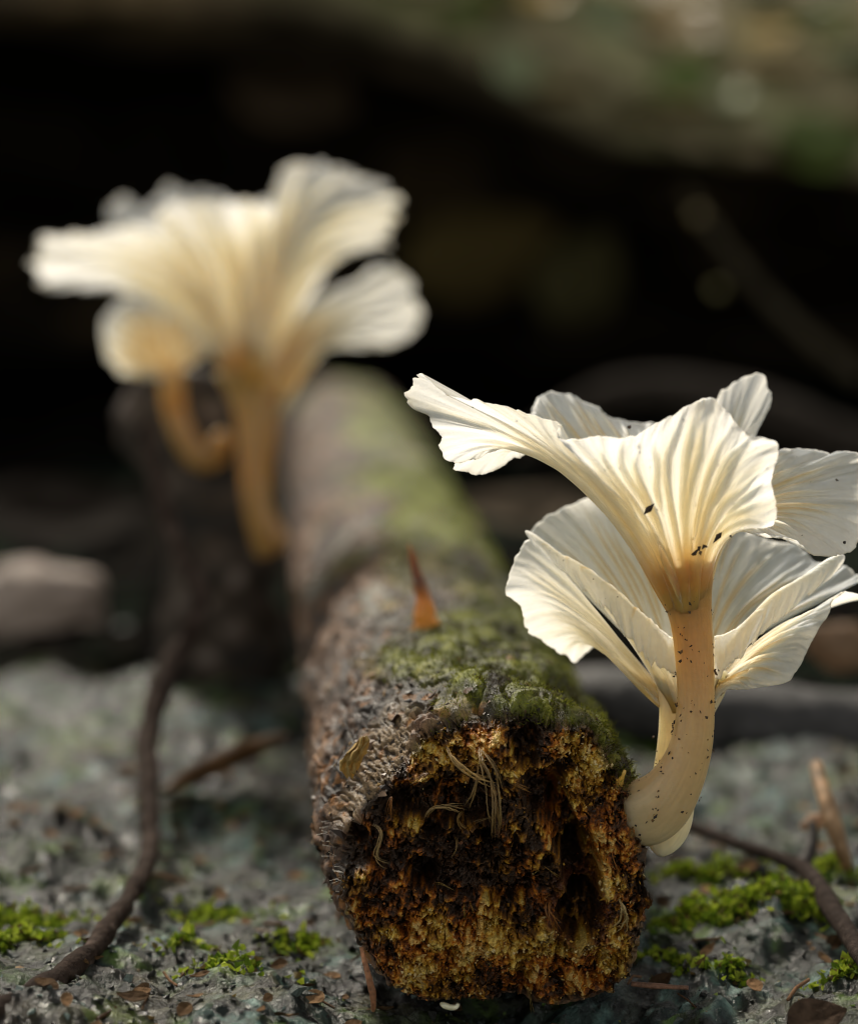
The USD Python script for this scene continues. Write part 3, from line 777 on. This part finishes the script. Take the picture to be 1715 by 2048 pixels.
# the mushroom just behind it
m2 = thing('mushroom', 'bright white open mushroom behind the amber stem, below the largest cap', 'mushroom', pix(1310, 1690, 8))
B = [[(1345, 1425, 11), (1270, 1290, 14), (1140, 1160, 18), (1052, 1085, 20)], [(1350, 1425, 12), (1280, 1260, 17), (1180, 1110, 23), (1096, 1030, 26)], [(1355, 1425, 12.5), (1300, 1240, 18), (1215, 1080, 26), (1165, 997, 29)], [(1362, 1425, 13), (1320, 1220, 19), (1265, 1060, 28), (1225, 990, 32)],
     [(1375, 1425, 13), (1360, 1210, 20), (1340, 1050, 29), (1330, 975, 33)], [(1390, 1425, 13), (1400, 1210, 20), (1420, 1060, 29), (1430, 1010, 33)], [(1400, 1425, 13), (1430, 1220, 19), (1480, 1110, 27), (1510, 1068, 30)], [(1404, 1425, 12.7), (1440, 1230, 18.5), (1505, 1130, 26), (1545, 1082, 29)], [(1408, 1425, 12.5), (1450, 1240, 18), (1530, 1140, 25), (1596, 1086, 28)],
     [(1412, 1425, 12), (1460, 1260, 17), (1560, 1170, 22), (1630, 1122, 25)], [(1415, 1425, 11.5), (1470, 1280, 16), (1580, 1200, 19), (1685, 1128, 22)], [(1418, 1425, 11), (1475, 1300, 14), (1600, 1220, 16), (1735, 1155, 18)]]
R1 = [[(1420, 1425, 10), (1480, 1320, 12), (1600, 1240, 12), (1740, 1196, 13)], [(1420, 1425, 9), (1480, 1330, 10), (1590, 1250, 9), (1668, 1200, 9)], [(1420, 1425, 8.5), (1479, 1335, 9.5), (1580, 1262, 8), (1655, 1235, 7)], [(1420, 1425, 8), (1478, 1340, 9), (1570, 1275, 7), (1632, 1265, 6)], [(1418, 1425, 7), (1470, 1350, 8), (1555, 1305, 6), (1612, 1305, 5)], [(1416, 1425, 7), (1460, 1360, 7), (1530, 1335, 5), (1590, 1350, 4)],
      [(1412, 1425, 7), (1450, 1372, 7), (1495, 1362, 5), (1522, 1376, 4)], [(1408, 1428, 6.5), (1435, 1390, 6), (1452, 1376, 5.5), (1462, 1378, 5)]]
FR = [[(1400, 1425, 6), (1422, 1335, 5), (1428, 1276, 6), (1430, 1364, 2.5)], [(1405, 1425, 6), (1445, 1310, 5), (1470, 1262, 6), (1466, 1342, 2)], [(1408, 1425, 6), (1460, 1290, 6), (1520, 1222, 7), (1490, 1306, 3)], [(1410, 1425, 6), (1480, 1270, 7), (1562, 1180, 8), (1552, 1250, 5)],
      [(1412, 1425, 6), (1500, 1250, 8), (1612, 1152, 9), (1600, 1204, 7)], [(1414, 1425, 7), (1520, 1240, 9), (1662, 1118, 11), (1674, 1146, 10)]]
FL = [[(1375, 1425, 6), (1365, 1350, 5), (1352, 1284, 6), (1358, 1364, 2)], [(1370, 1425, 6), (1340, 1320, 5), (1312, 1254, 6), (1302, 1340, 2)], [(1365, 1425, 6), (1320, 1300, 6), (1268, 1218, 7), (1270, 1302, 3)], [(1360, 1425, 6), (1290, 1270, 7), (1222, 1176, 8), (1218, 1232, 5)], [(1355, 1425, 6.5), (1260, 1240, 8), (1162, 1132, 10), (1192, 1214, 7)],
      [(1350, 1425, 7), (1220, 1210, 9), (1110, 1104, 12), (1130, 1150, 10)], [(1348, 1425, 8), (1180, 1180, 11), (1062, 1066, 14), (1070, 1095, 13)]]
LL = [[(1345, 1425, 9), (1240, 1280, 10), (1130, 1150, 12), (1056, 1078, 15)], [(1343, 1425, 9), (1230, 1285, 10), (1110, 1180, 11), (1016, 1140, 12)], [(1342, 1425, 9), (1225, 1290, 10), (1110, 1200, 11), (1012, 1190, 12)], [(1341, 1425, 9), (1220, 1300, 10), (1120, 1220, 11), (1040, 1215, 13)], [(1340, 1425, 9), (1220, 1310, 10), (1130, 1240, 12), (1045, 1250, 15)],
      [(1339, 1425, 9), (1225, 1320, 11), (1150, 1265, 14), (1076, 1280, 18)], [(1338, 1425, 9), (1235, 1325, 12), (1170, 1285, 17), (1145, 1324, 22)], [(1337, 1425, 9), (1250, 1330, 13), (1195, 1280, 19), (1208, 1272, 24)], [(1337, 1425, 9), (1265, 1345, 12), (1230, 1300, 16), (1222, 1292, 20)], [(1338, 1425, 9), (1290, 1370, 11), (1265, 1335, 13), (1262, 1334, 14)], [(1340, 1428, 9), (1310, 1395, 10), (1296, 1375, 10), (1294, 1374, 10)]]
petal(m2, B, 300, 80, seed=31, flip=False, warm=.3, spacing=3.2, ridge=.35, amber=(0, .12))
petal(m2, LL, 200, 80, seed=32, spacing=2.6, amber=(0, .3))
petal(m2, R1, 170, 80, seed=33, spacing=2.6, amber=(0, .3))
s1 = petal(m2, FR, 120, 80, seed=34, spacing=4, ridge=.15, tone=(.88, .87, .86), wave=.3, amber=(0, .1), jag=.05)  # both front folds toned darker: beige skin plus painted shade
s2 = petal(m2, FL, 150, 80, seed=35, spacing=4, ridge=.15, tone=(.88, .87, .86), wave=.35, amber=(0, .1), jag=.05)
st2, _ = stem(m2, [(1296, 1682, 7, 34), (1316, 1672, 6.5, 44), (1340, 1610, 7, 48), (1352, 1520, 8.5, 42), (1366, 1440, 9, 50), (1376, 1395, 9, 64), (1380, 1350, 10, 80)], ell=.6, seed=23, tint=[(0, (.74, .64, .44)), (.5, (.74, .58, .34)), (1, (.74, .60, .36))])
specks(m2, speck_stem(st2, 40) + speck_sheet(s1, 14) + speck_sheet(s2, 22))

# mushrooms further along the log
DF = 205.0
m3 = thing('mushroom', 'tall blurred mushroom with wide ruffled white cap, farther along the log', 'mushroom', pix(530, 1090, DF))
F = [[(520, 770, 0), (560, 680, 0), (610, 590, -3), (650, 525, -4)], [(519, 770, -2), (560, 670, -4), (620, 565, -7), (720, 500, -9)], [(517, 770, -3), (552, 655, -6), (625, 515, -9), (785, 488, -11)], [(514, 770, -4), (545, 640, -7), (622, 480, -10), (803, 440, -11)], [(510, 770, -4), (540, 630, -7), (615, 450, -10), (796, 385, -10)],
     [(507, 770, -5), (535, 620, -8), (600, 430, -8), (722, 345, -6)], [(504, 770, -5), (528, 610, -9), (578, 435, -8), (640, 322, -4)], [(500, 770, -5), (520, 605, -9), (550, 455, -8), (565, 340, -3)], [(496, 770, -5), (512, 600, -10), (530, 480, -12), (552, 412, -11)], [(492, 770, -5), (500, 600, -10), (508, 480, -13), (515, 400, -14)], [(488, 770, -5), (484, 600, -10), (470, 480, -13), (460, 400, -14)],
     [(484, 770, -5), (470, 600, -9), (430, 480, -13), (400, 398, -13)], [(480, 770, -4), (455, 605, -9), (390, 480, -12), (340, 402, -12)], [(476, 770, -4), (445, 610, -8), (360, 490, -11), (305, 432, -11)], [(472, 770, -4), (435, 620, -7), (330, 505, -10), (235, 455, -10)], [(468, 770, -3), (425, 630, -6), (312, 525, -8), (150, 465, -8)], [(465, 770, -3), (420, 640, -5), (302, 540, -6), (70, 478, -6)],
     [(462, 770, -2), (415, 650, -4), (296, 552, -5), (36, 525, -5)], [(460, 770, -1), (412, 660, -3), (294, 566, -3), (75, 572, -3)], [(458, 770, 0), (410, 670, -1), (300, 582, -1), (185, 574, -1)], [(456, 770, 1), (410, 690, 0), (325, 612, 0), (255, 588, 0)]]
B = [[(462, 768, 2), (420, 630, 8), (300, 520, 16), (215, 465, 22)], [(466, 768, 3), (430, 600, 10), (300, 480, 20), (228, 392, 28)], [(470, 768, 3), (440, 590, 12), (330, 470, 22), (285, 412, 30)], [(476, 768, 4), (455, 580, 13), (380, 460, 23), (345, 366, 32)], [(485, 768, 4), (475, 580, 13), (430, 460, 24), (412, 382, 33)], [(495, 768, 4), (495, 580, 13), (490, 470, 24), (480, 402, 33)], [(505, 768, 4), (520, 580, 13), (550, 450, 22), (560, 380, 28)]]
sp3 = petal(m3, F, 260, 60, d0=DF, seed=41, spacing=4.2, ridge=1.6, wave=1.4, amber=(0, .26), jag=.05, warm=.42)
petal(m3, B, 100, 44, d0=DF, seed=42, amber=(0, .3), wave=1.2, jag=.06)
STT = [(0, (.36, .20, .05)), (.5, (.38, .21, .06)), (1, (.50, .33, .13))]
stem(m3, [(552, 1100, 2, 40), (534, 1070, 1, 35), (510, 990, 0, 27), (503, 900, 0, 26), (498, 830, 0, 29), (491, 780, 0, 40), (486, 740, 0, 56)], d0=DF, seed=24, tint=STT, sides=36, n=60)
m5 = thing('mushroom', 'blurred one-sided white mushroom leaning right beside the tall blurred cap', 'mushroom', pix(520, 860, DF + 4))
Q = [[(510, 830, 4), (530, 760, 4), (580, 650, 4), (600, 618, 4)], [(514, 830, 3), (545, 750, 3), (610, 640, 2), (700, 572, 1)], [(518, 830, 2), (552, 745, 2), (640, 640, 0), (772, 528, -1)], [(521, 830, 2), (560, 750, 1), (660, 650, -1), (830, 560, -3)], [(524, 830, 1), (566, 755, 0), (665, 662, -2), (842, 632, -5)], [(528, 830, 1), (572, 762, 0), (655, 678, -3), (818, 682, -5)], [(532, 830, 0), (575, 770, -1), (640, 695, -3), (760, 696, -5)],
     [(538, 830, 0), (576, 776, -1), (628, 712, -2), (685, 690, -4)], [(546, 830, 1), (576, 785, 0), (606, 735, -1), (625, 715, -1)]]
petal(m5, Q, 150, 50, d0=DF + 4, seed=43, amber=(0, .4), wave=.8, warm=.5)
stem(m5, [(520, 1000, 3, 22), (520, 920, 3, 26), (524, 850, 3, 32), (530, 800, 3, 30), (545, 765, 3, 30)], d0=DF + 2, seed=25, tint=STT, sides=36, n=50)
m4 = thing('mushroom', 'small blurred mushroom with round white cap under the left edge of the tall blurred one', 'mushroom', pix(395, 925, DF + 12))
Q = []
for mx, my, md in [(318, 752, -2), (285, 750, -4), (243, 740, -6), (214, 706, -7), (207, 660, -7), (222, 618, -5), (262, 598, -1), (312, 596, 4), (360, 612, 8), (400, 648, 9), (425, 700, 7)]:
    nx = 340 + .1 * (mx - 320)
    Q.append([(nx, 755, 0), (nx * .66 + mx * .34, 755 * .62 + my * .38, md * .4 - 2), (nx * .28 + mx * .72, 755 * .26 + my * .74, md * .8 - 3), (mx, my, md)])
petal(m4, Q, 120, 44, d0=DF + 14, seed=44, wave=.3, amber=(0, .1), warm=.15)
stem(m4, [(448, 862, 0, 20), (400, 912, 2, 29), (366, 868, 2, 25), (348, 810, 2, 24), (343, 765, 0, 24), (342, 750, 0, 22)], d0=DF + 12, seed=26, tint=STT, sides=36, n=60)

# ---------------------------------------------------------------- dark slab of rotten wood that carries the far mushrooms
sl = spline(np.array([(470, 1560, 235, 150), (455, 1400, 232, 140), (440, 1250, 230, 118), (440, 1120, 228, 108), (425, 1000, 228, 110), (380, 880, 230, 105), (330, 770, 232, 96), (320, 735, 232, 40)], float), 120)
pth = pix(sl[:, 0], sl[:, 1], sl[:, 2])
v, f = tube(pth, sl[:, 3] * K * (D + sl[:, 2] * 1e-3) / D, 160, .3, .35, 91, 90)
c = project(v)
pn = fbm(v * 160, 4, 92)
tc = ramp(pn, [(.3, (.010, .007, .005)), (.5, (.028, .018, .011)), (.62, (.075, .05, .035)), (.75, (.2, .16, .14))])
o = thing('bark_slab', 'dark slab of rotten bark standing against the left side of the log', 'bark', pix(470, 1500, 232))
obj('slab', v, f, 'bark', o, tint=tc)

# ---------------------------------------------------------------- small things on and around the log
sel = (np.abs(bpx - 850) < 12) & (np.abs(bpy - 1262) < 12) & (np.sin(th)[:, None] > .2)
D_SP = float(np.median(bd[..., 1][sel])) * 1e3
print('spike depth', D_SP)
o = thing('spike_fungus', 'orange spike with a black tip standing on the mossy log', 'fungus', pix(850, 1255, D_SP))
p = spline(pix([853, 851, 846, 836, 826, 818], [1262, 1230, 1200, 1160, 1120, 1088], [D_SP] * 6), 40)
w = np.linspace(0, 1, 40)
v, f = tube(p, K * 1.2 * np.interp(w, [0, .12, .4, .7, 1], [31, 22, 15, 9, 3]), 24, .9, .38, 3, 700)
t = np.repeat(ramp(w, [(0, (.55, .24, .03)), (.3, (.50, .20, .02)), (.45, (.22, .09, .02)), (.55, (.07, .035, .02)), (1, (.03, .02, .015))])[None], 24, 0).reshape(-1, 3)
obj('spike', v, f, 'resin', o, tint=np.concatenate([t, [[.5, .18, .015]], [[.02, .012, .01]]]))
v, f, t = chips(pix([842, 858, 872, 835, 880, 850], [1268, 1272, 1262, 1262, 1270, 1280], np.array([-2, -3, 0, 0, 2, -4]) + D_SP), np.tile([0, -.5, 1.0], (6, 1)), np.full(6, .0016), np.tile([(.02, .015, .012)], (6, 1)), .7)
obj('dark_crust', v, f, 'dirt', o, tint=t)

# dry yellow husk on the bark
hu, hv = np.meshgrid(np.linspace(-1, 1, 26), np.linspace(-1, 1, 30), indexing='ij')
hx = 706 + 27 * hu * (1 - .55 * np.abs(hv) ** 1.5) + 8 * hv ** 2 - 9 * np.sin(hv * 2)
hy = 1515 + 40 * hv * (1 - .2 * np.abs(hu)) - 8 * hu
hd = 9 + 3.0 * (fbm(np.stack([hu * 2.2, hv * 2.2, hu * 0], -1), 3, 8) - .5) - 3.5 * np.sqrt(np.clip(1.15 - hu ** 2 * .8 - hv ** 2 * .3, 0, 2)) + .5 * np.sin(hu * 9 + hv * 2)
S = pix(hx + 5 * (noise(np.stack([hu * 4, hv * 4, hu * 0], -1), 5) - .5), hy + 8 * (noise(np.stack([hu * 4, hv * 4, hu * 0], -1), 6) - .5), hd)
f0 = grid_faces(26, 30)
N = S.reshape(-1, 3)
v = np.concatenate([N, N + np.array([0, .00025, 0])])
obj_f = np.concatenate([f0, f0[:, ::-1] + len(N)])
tag(stage.GetPrimAtPath(obj('dry_husk', v, obj_f, 'leaf', tint=np.tile((.58, .42, .16), (len(v), 1)) * (.75 + .5 * fbm(v * 1500, 2, 4))[:, None])), 'yellow dry husk stuck on the left bark near the broken end', 'husk')

# tiny pin-shaped fungus and hairs
p = spline(pix([1238, 1240, 1246, 1249], [1572, 1562, 1550, 1540], [2, 1, 0, 0]), 16)
v, f = tube(p, np.interp(np.linspace(0, 1, 16), [0, .3, .75, .9, 1], [.0007, .00055, .00022, .0003, .00018]), 12)
tag(stage.GetPrimAtPath(obj('pin_fungus', v, f, 'resin', tint=np.tile((.5, .28, .06), (len(v), 1)))), 'tiny yellow flask-shaped fungus on the mossy rim beside the stem base', 'fungus')
hp = []
for k in range(22):
    py = rng.uniform(1640, 1800)
    i = np.argmin((bpx[:, 3:60] - np.interp(py, [1640, 1720, 1800], [668, 684, 690])) ** 2 + (bpy[:, 3:60] - py) ** 2)
    b0 = bd[:, 3:60].reshape(-1, 3)[i]
    L = rng.uniform(.0008, .0022)
    d = np.array([-1, rng.normal() * .4, rng.normal() * .25 + .1])
    d /= np.linalg.norm(d)
    hv_, hf_ = tube(np.array([b0, b0 + d * L * .5, b0 + d * L * .92, b0 + d * L]), np.array([.000022, .00002, .00002, .000055]), 5)
    hp.append((hv_, hf_))
v, f = join(hp)
obj('mould_hairs', v, f, 'resin', log, tint=np.tile((.6, .55, .45), (len(v), 1)), kind='stuff', label='fine pale pin mould hairs on the left edge')


def stick(name, label, cat, pts, r, col, mat_='twig', sides=14, n=90, bump=.25, part=None, seed=5, freq=300):
    """pts (px, py, depth mm); r in mm, a number or one for each point."""
    a = np.array([(p[0], p[1], p[2]) for p in pts], float)
    W = pix(a[:, 0], a[:, 1], a[:, 2])
    p = spline(W, n)
    rad = np.interp(np.linspace(0, 1, n), np.linspace(0, 1, len(pts)), np.broadcast_to(r, len(pts))) * 1e-3
    v, f = tube(p, rad, sides, 1.0, bump, seed, freq)
    pn = fbm(v * 500, 3, seed)
    t = np.asarray(col) * (.45 + 1.1 * pn)[:, None]
    t = lerp(t, np.asarray(col) * 2.2 + .03, sm(pn, .58, .7) * .5)
    if part:
        return obj(part, v, f, mat_, name, tint=t)
    tag(stage.GetPrimAtPath(obj(name, v, f, mat_, tint=t)), label, cat)


def gd(py, lift=0):
    return float(ground_d(py)) + lift


stick('twig', 'long curved dark twig arching up from the bottom left corner', 'twig', [(-60, 2050, gd(2085)), (60, 1990, gd(2025)), (150, 1932, gd(1968)), (228, 1840, gd(1880)), (285, 1750, 55), (302, 1650, 85), (298, 1560, 100), (296, 1480, 115), (318, 1390, 130), (372, 1270, 145), (398, 1190, 150), (372, 1120, 155), (336, 1040, 160), (310, 940, 165), (290, 850, 170)],
      [1.7, 1.7, 1.6, 1.55, 1.45, 1.5, 1.6, 1.8, 2.0, 2.2, 2.3, 2.2, 2.0, 1.8, 1.4], (.045, .030, .023), 'dull_twig', seed=6, bump=.45, n=160, freq=260)
tw = thing('twig', 'dark forked twig lying on the ground at the lower right', 'twig', pix(1600, 1735, gd(1735)))
stick(tw, '', '', [(1310, 1630, gd(1680)), (1400, 1660, gd(1712)), (1490, 1695, gd(1745)), (1590, 1730, gd(1785)), (1640, 1780, gd(1835)), (1690, 1860, gd(1915)), (1740, 1940, gd(1995))], [.8, 1.0, 1.1, 1.5, 1.6, 1.5, 1.4], (.04, .028, .023), 'dull_twig', part='stem', seed=7)
stick(tw, '', '', [(1600, 1736, gd(1788)), (1620, 1700, gd(1780)), (1624, 1645, gd(1770))], [1.3, 1.0, .6], (.035, .026, .022), part='fork', seed=8)
stick('grass_stalk', 'dry tan grass stalk leaning at the right edge', 'stalk', [(1630, 1530, 70), (1650, 1600, 62), (1672, 1670, 56), (1694, 1725, gd(1735))], [1.1, 1.5, 1.2, .7], (.42, .27, .15), 'leaf', seed=9)
stick('leaf_scrap_or_glint', 'pale scrap of dead leaf beside the dry grass stalk', 'leaf', [(1598, 1655, 62), (1625, 1645, 62), (1655, 1632, 62)], [.5, 1.7, .6], (.60, .44, .33), 'leaf', seed=10)
stick('dry_grass', 'rusty dry grass leaf in the shade left of the log', 'grass', [(325, 1582, gd(1600)), (400, 1545, gd(1590)), (490, 1502, gd(1580)), (575, 1472, gd(1580))], [.8, 2.0, 2.2, .8], (.20, .10, .035), 'leaf', seed=11)
stick('rootlet', 'thin reddish rootlet hanging at the lower left of the broken end', 'rootlet', [(722, 1895, -1.5), (732, 1935, -2.5), (742, 1975, -3), (746, 2022, -2)], [.3, .4, .55, .3], (.30, .13, .06), seed=12, freq=900)
stick('curled_thread', 'pale curled thread lying under the broken log end', 'thread', [(882, 2008, -5), (895, 2014, -6), (912, 2014, -6), (916, 2008, -6)], [.2, .45, .4, .25], (.62, .55, .36), 'resin', seed=13, bump=.1)
stick('pine_needle', 'thin reddish stick on the ground right of the broken end', 'stick', [(1262, 1968, gd(1975)), (1320, 1973, gd(1980)), (1376, 1976, gd(1984))], [.35, .4, .3], (.20, .10, .06), seed=14)

# rocks, fallen branches in the dim background
def boulder(name, label, cat, px, py, d, rx, ry, rz, col, seed, n=70, m=None, rough=.35):
    c = pix(px, py, d)
    sc = K * (D + d * 1e-3) / D
    u = np.linspace(0, 2 * np.pi, n, endpoint=False)
    w = np.linspace(.001, np.pi - .001, n // 2)
    U, W = np.meshgrid(u, w, indexing='ij')
    dr = np.stack([np.cos(U) * np.sin(W), np.sin(U) * np.sin(W), np.cos(W)], -1)
    k = 1 + rough * 2 * (fbm(dr * 1.6 + seed, 3, seed) - .5) + .12 * (fbm(dr * 7, 3, seed) - .5)
    v = (c + dr * k[..., None] * np.array([rx * sc, rz * sc, ry * sc])).reshape(-1, 3)
    pn = fbm(dr.reshape(-1, 3) * 4, 3, seed + 2)
    t = np.asarray(col) * (.5 + pn)[:, None]
    tag(stage.GetPrimAtPath(obj(name, v, grid_faces(n, n // 2, True)[:, ::-1], m or 'bark', tint=t)), label, cat)


boulder('rock', 'pinkish brown rock on the ground at the left edge', 'rock', 55, 1235, 300, 165, 105, 110, (.36, .28, .23), 3)
boulder('stone', 'dark grey stone lying between the left rock and the bark slab', 'stone', 250, 1290, 310, 110, 38, 80, (.10, .11, .115), 5)
stick('fallen_branch', 'dark fallen branch with grey sheen lying across the ground behind the near mushrooms', 'branch', [(1020, 1390, 190), (1200, 1405, 175), (1400, 1440, 165), (1560, 1460, 160), (1900, 1480, 150)], [6, 8, 9, 9, 9], (.05, .046, .046), sides=40, n=160, bump=.3, seed=15, freq=60)
stick('fallen_branch', 'dim grey brown branch lying far back, level with the largest cap', 'branch', [(1040, 930, 560), (1200, 800, 560), (1450, 800, 540), (1700, 890, 520), (1950, 940, 500)], [4, 7, 8, 8, 7], (.026, .020, .015), 'dull_twig', sides=40, n=160, bump=.3, seed=16, freq=40)
stick('hanging_stick', 'blurred thin stick slanting down at upper right before the dark hollow', 'stick', [(1370, 385, 560), (1430, 470, 550), (1500, 560, 540), (1600, 660, 530), (1720, 760, 520)], [2, 2.4, 2.4, 2.8, 3], (.034, .027, .015), 'dull_twig', seed=17)
boulder('leaf_scrap_or_glint', 'tiny pale blob added as a blurred glint at the upper end of the slanting stick', 'leaf', 1395, 430, 552, 11, 11, 8, (.5, .40, .2), 21, n=24, m='leaf')  # added pale blob stands in for a glint, brightness put into its colour
boulder('leaf_scrap_or_glint', 'tiny olive blob added as a blurred glint on the slanting stick below its upper end', 'leaf', 1435, 580, 545, 11, 10, 8, (.46, .42, .2), 22, n=24, m='leaf')  # second added glint blob, likewise bright by colour alone
boulder('dead_leaf', 'tan blurred dead leaf on the ground at the right edge behind the mushrooms', 'leaf', 1680, 1295, 170, 70, 52, 25, (.36, .24, .15), 8, m='leaf')


def leaf(px, py, d, L, W, rot, tilt, col, name, label, cat='leaf', group=None):
    u, w = np.meshgrid(np.linspace(0, 1, 22), np.linspace(-1, 1, 11), indexing='ij')
    wd = W * np.sin(np.pi * u ** .8) ** .8
    x, y = (u - .5) * L, w * wd
    z = .18 * L * (u - .5) ** 2 * 2 + .25 * wd * np.abs(w) + .05 * L * (noise(np.stack([u * 5, w * 3, u * 0], -1), int(px)) - .5)
    p = np.stack([x, y, z], -1)
    a, b = math.radians(rot), math.radians(tilt)
    Rz = np.array([[math.cos(a), -math.sin(a), 0], [math.sin(a), math.cos(a), 0], [0, 0, 1]])
    Rx = np.array([[1, 0, 0], [0, math.cos(b), -math.sin(b)], [0, math.sin(b), math.cos(b)]])
    p = p @ Rz.T @ Rx.T * 1e-3
    v = (p + pix(px, py, d)).reshape(-1, 3)
    f = grid_faces(22, 11)
    v2 = np.concatenate([v, v - np.array([0, 0, .0003])])
    t = np.asarray(col) * (.7 + .6 * fbm(v2 * 300, 2, 3))[:, None]
    return v2, np.concatenate([f, f[:, ::-1] + len(v)]), t


for px, py, d, L, W, rot, tilt, col, lab in [
        (960, 520, 1050, 90, 28, 20, 60, (.13, .095, .035), 'large dim brown leaf in the dark hollow right of the tall blurred cap'),
        (580, 165, 900, 70, 25, -30, 70, (.10, .07, .045), 'dim brown leaf hanging in the dark hollow above the tall blurred cap'),
        (1160, 560, 1000, 60, 22, 60, 60, (.08, .07, .03), 'dim olive leaf in the dark hollow above the nearest mushroom'),
        (1632, 2038, -12, 9, 3, 14, 35, (.07, .045, .03), 'brown dead leaf on the ground at the bottom right'),
        (1100, 1040, 420, 60, 14, 0, 20, (.10, .075, .05), 'dim brown leaf on shade-painted ground behind the bright white mushroom'),
        (140, 1040, 460, 60, 16, 0, 30, (.018, .013, .009), 'dim brown leaf on shade-painted ground left of the bark slab')]:
    v, f, t = leaf(px, py, d, L, W, rot, tilt, col, '', lab)
    tag(stage.GetPrimAtPath(obj('dead_leaf', v, f, 'dull_twig', tint=t)), lab, 'leaf')

# leaf litter on the bank's lit top
parts = []
bt = bp.reshape(-1, 3)
ok = np.flatnonzero((topm.ravel() > .6) & (bt[:, 0] > -.15) & (bt[:, 0] < .8) & (bt[:, 1] < 1.6))
pal = [(.48, .40, .24), (.38, .28, .12), (.36, .40, .22), (.50, .33, .07), (.20, .26, .07), (.6, .53, .38)]
for k in range(420):
    b0 = bt[rng.choice(ok)]
    v, f, t = leaf(857.5, HOR, 0, rng.uniform(18, 45), rng.uniform(6, 14), rng.uniform(0, 360), rng.uniform(-10, 60), pal[rng.integers(6)], '', '')
    v = v - pix(857.5, HOR, 0) + b0 + np.array([0, -.004, .004])
    parts.append((v, f, t))
v, f, t = join(parts)
tag(stage.GetPrimAtPath(obj('leaf_litter', v, f, 'leaf', tint=t)), 'pale leaf litter covering the sunlit bank at upper right', 'leaf litter', kind='stuff')

# ---------------------------------------------------------------- moss and litter on the ground
TUFT = [(45, 1800, 115, 'large bright moss tuft at the left edge beyond the curved twig', 420), (40, 1868, 80, 'yellow green moss tuft at the left edge nearest the curved twig', 220), (440, 1775, 62, 'rounded moss tuft on open ground left of the log', 200), (600, 1838, 48, 'small leafy moss sprig close to the left foot of the log', 70), (380, 1878, 60, 'sparse moss sprig between the curved twig and the log', 80),
        (1425, 1735, 80, 'moss tuft right of the stem base beyond the twig fork', 230), (1560, 1755, 45, 'small moss tuft just left of the twig fork', 120), (1400, 1828, 105, 'long bright moss strip on the ground right of the broken end', 330), (1560, 1832, 100, 'moss strip between the long strip and the forked twig', 330), (1690, 1745, 60, 'moss tuft at the right edge behind the forked twig', 160),
        (1440, 1915, 55, 'thin curving moss sprig right of the broken end near the ground stick', 60), (1690, 1930, 45, 'moss tuft at the right edge below the forked twig', 90), (1320, 1880, 40, 'moss at the right foot of the broken end', 90), (1640, 2004, 26, 'tiny yellow green sprig above the brown dead leaf', 24), (480, 1925, 70, 'dull moss patch near the bottom between twig and log', 110)]
for k, (px, py, w, lab, n) in enumerate(TUFT):
    c = pix(px, py + 18, gd(py + 18))
    sc = K * (D + c[1]) / D
    n = int(n * 3.4)
    x = c[0] + rng.normal(size=n) * w * sc * .72
    y = c[1] + rng.normal(size=n) * min(w, 60) * sc * .42
    keep = noise(np.stack([x * 420, y * 420, x * 0], -1), k) > .42
    x, y = x[keep], y[keep]
    n = len(x)
    z = ground_z(x, y) + np.abs(rng.normal(size=n)) * (.0010 if w > 50 else .0006) * np.exp(-((x - c[0]) / (w * sc * .6)) ** 2)
    pos = np.stack([x, y, z], -1)
    g = rng.uniform(size=n)
    cc = ramp(g, [(0, (.07, .13, .012)), (.5, (.27, .37, .022)), (1, (.52, .60, .07))])
    cc[rng.uniform(size=n) < .10] = (.14, .10, .035)
    v, f, t = blades(pos, np.tile([0, 0, .7], (n, 1)), rng.uniform(.0006, .0014, n), rng.uniform(.0004, .0008, n), 1.2, cc)
    tag(stage.GetPrimAtPath(obj('moss_tuft', v, f, 'moss', tint=t, smooth=False)), lab, 'moss')
n = 9000
x, y = rng.uniform(-.14, .13, n), rng.uniform(-.035, .16, n)
pos = np.stack([x, y, ground_z(x, y)], -1)
cc = ramp(rng.uniform(size=n), [(0, (.010, .009, .007)), (.5, (.022, .022, .019)), (.8, (.06, .085, .075)), (.92, (.24, .30, .27)), (.95, (.3, .16, .06)), (1, (.12, .22, .03))])
v, f, t = chips(pos, np.tile([0, 0, 1.0], (n, 1)), rng.uniform(.00015, .0006, n) * rng.choice([1, 1, 1, 2.0], n), cc, .7)
tag(stage.GetPrimAtPath(obj('soil_crumbs', v, f, 'ground', tint=t, smooth=False)), 'loose grey soil crumbs and grit scattered over the ground around the log', 'grit', kind='stuff')

parts = []
for k in range(420):
    x, y = rng.uniform(-.13, .12), rng.uniform(-.03, .13)
    z = float(gz(x, y)[0])
    a = rng.uniform(0, 2 * np.pi)
    if k % 3 == 0:
        L = rng.uniform(.002, .009)
        d = np.array([math.cos(a), math.sin(a), rng.uniform(-.1, .25)])
        b = np.array([x, y, z + .0005])
        v, f = tube(np.array([b - d * L / 2, b + rng.normal(size=3) * .0003, b + d * L / 2]), rng.uniform(.00012, .0003), 5)
        t = np.tile(np.array((.20, .11, .06)) * rng.uniform(.3, 1.3), (len(v), 1))
    else:
        v, f, t = leaf(857.5, HOR, 0, rng.uniform(1.5, 5), rng.uniform(.5, 1.6), math.degrees(a), rng.uniform(-30, 40), np.array((.17, .10, .05)) * rng.uniform(.25, 1.5), '', '')
        v = v - pix(857.5, HOR, 0) + np.array([x, y, z + .0008])
        v[len(v) // 2:, 2] += .00022
    parts.append((v, f, t))
v, f, t = join(parts)
tag(stage.GetPrimAtPath(obj('plant_debris', v, f, 'dull_twig', tint=t)), 'brown leaf bits and broken stalks scattered over the wet ground', 'plant debris', kind='stuff')
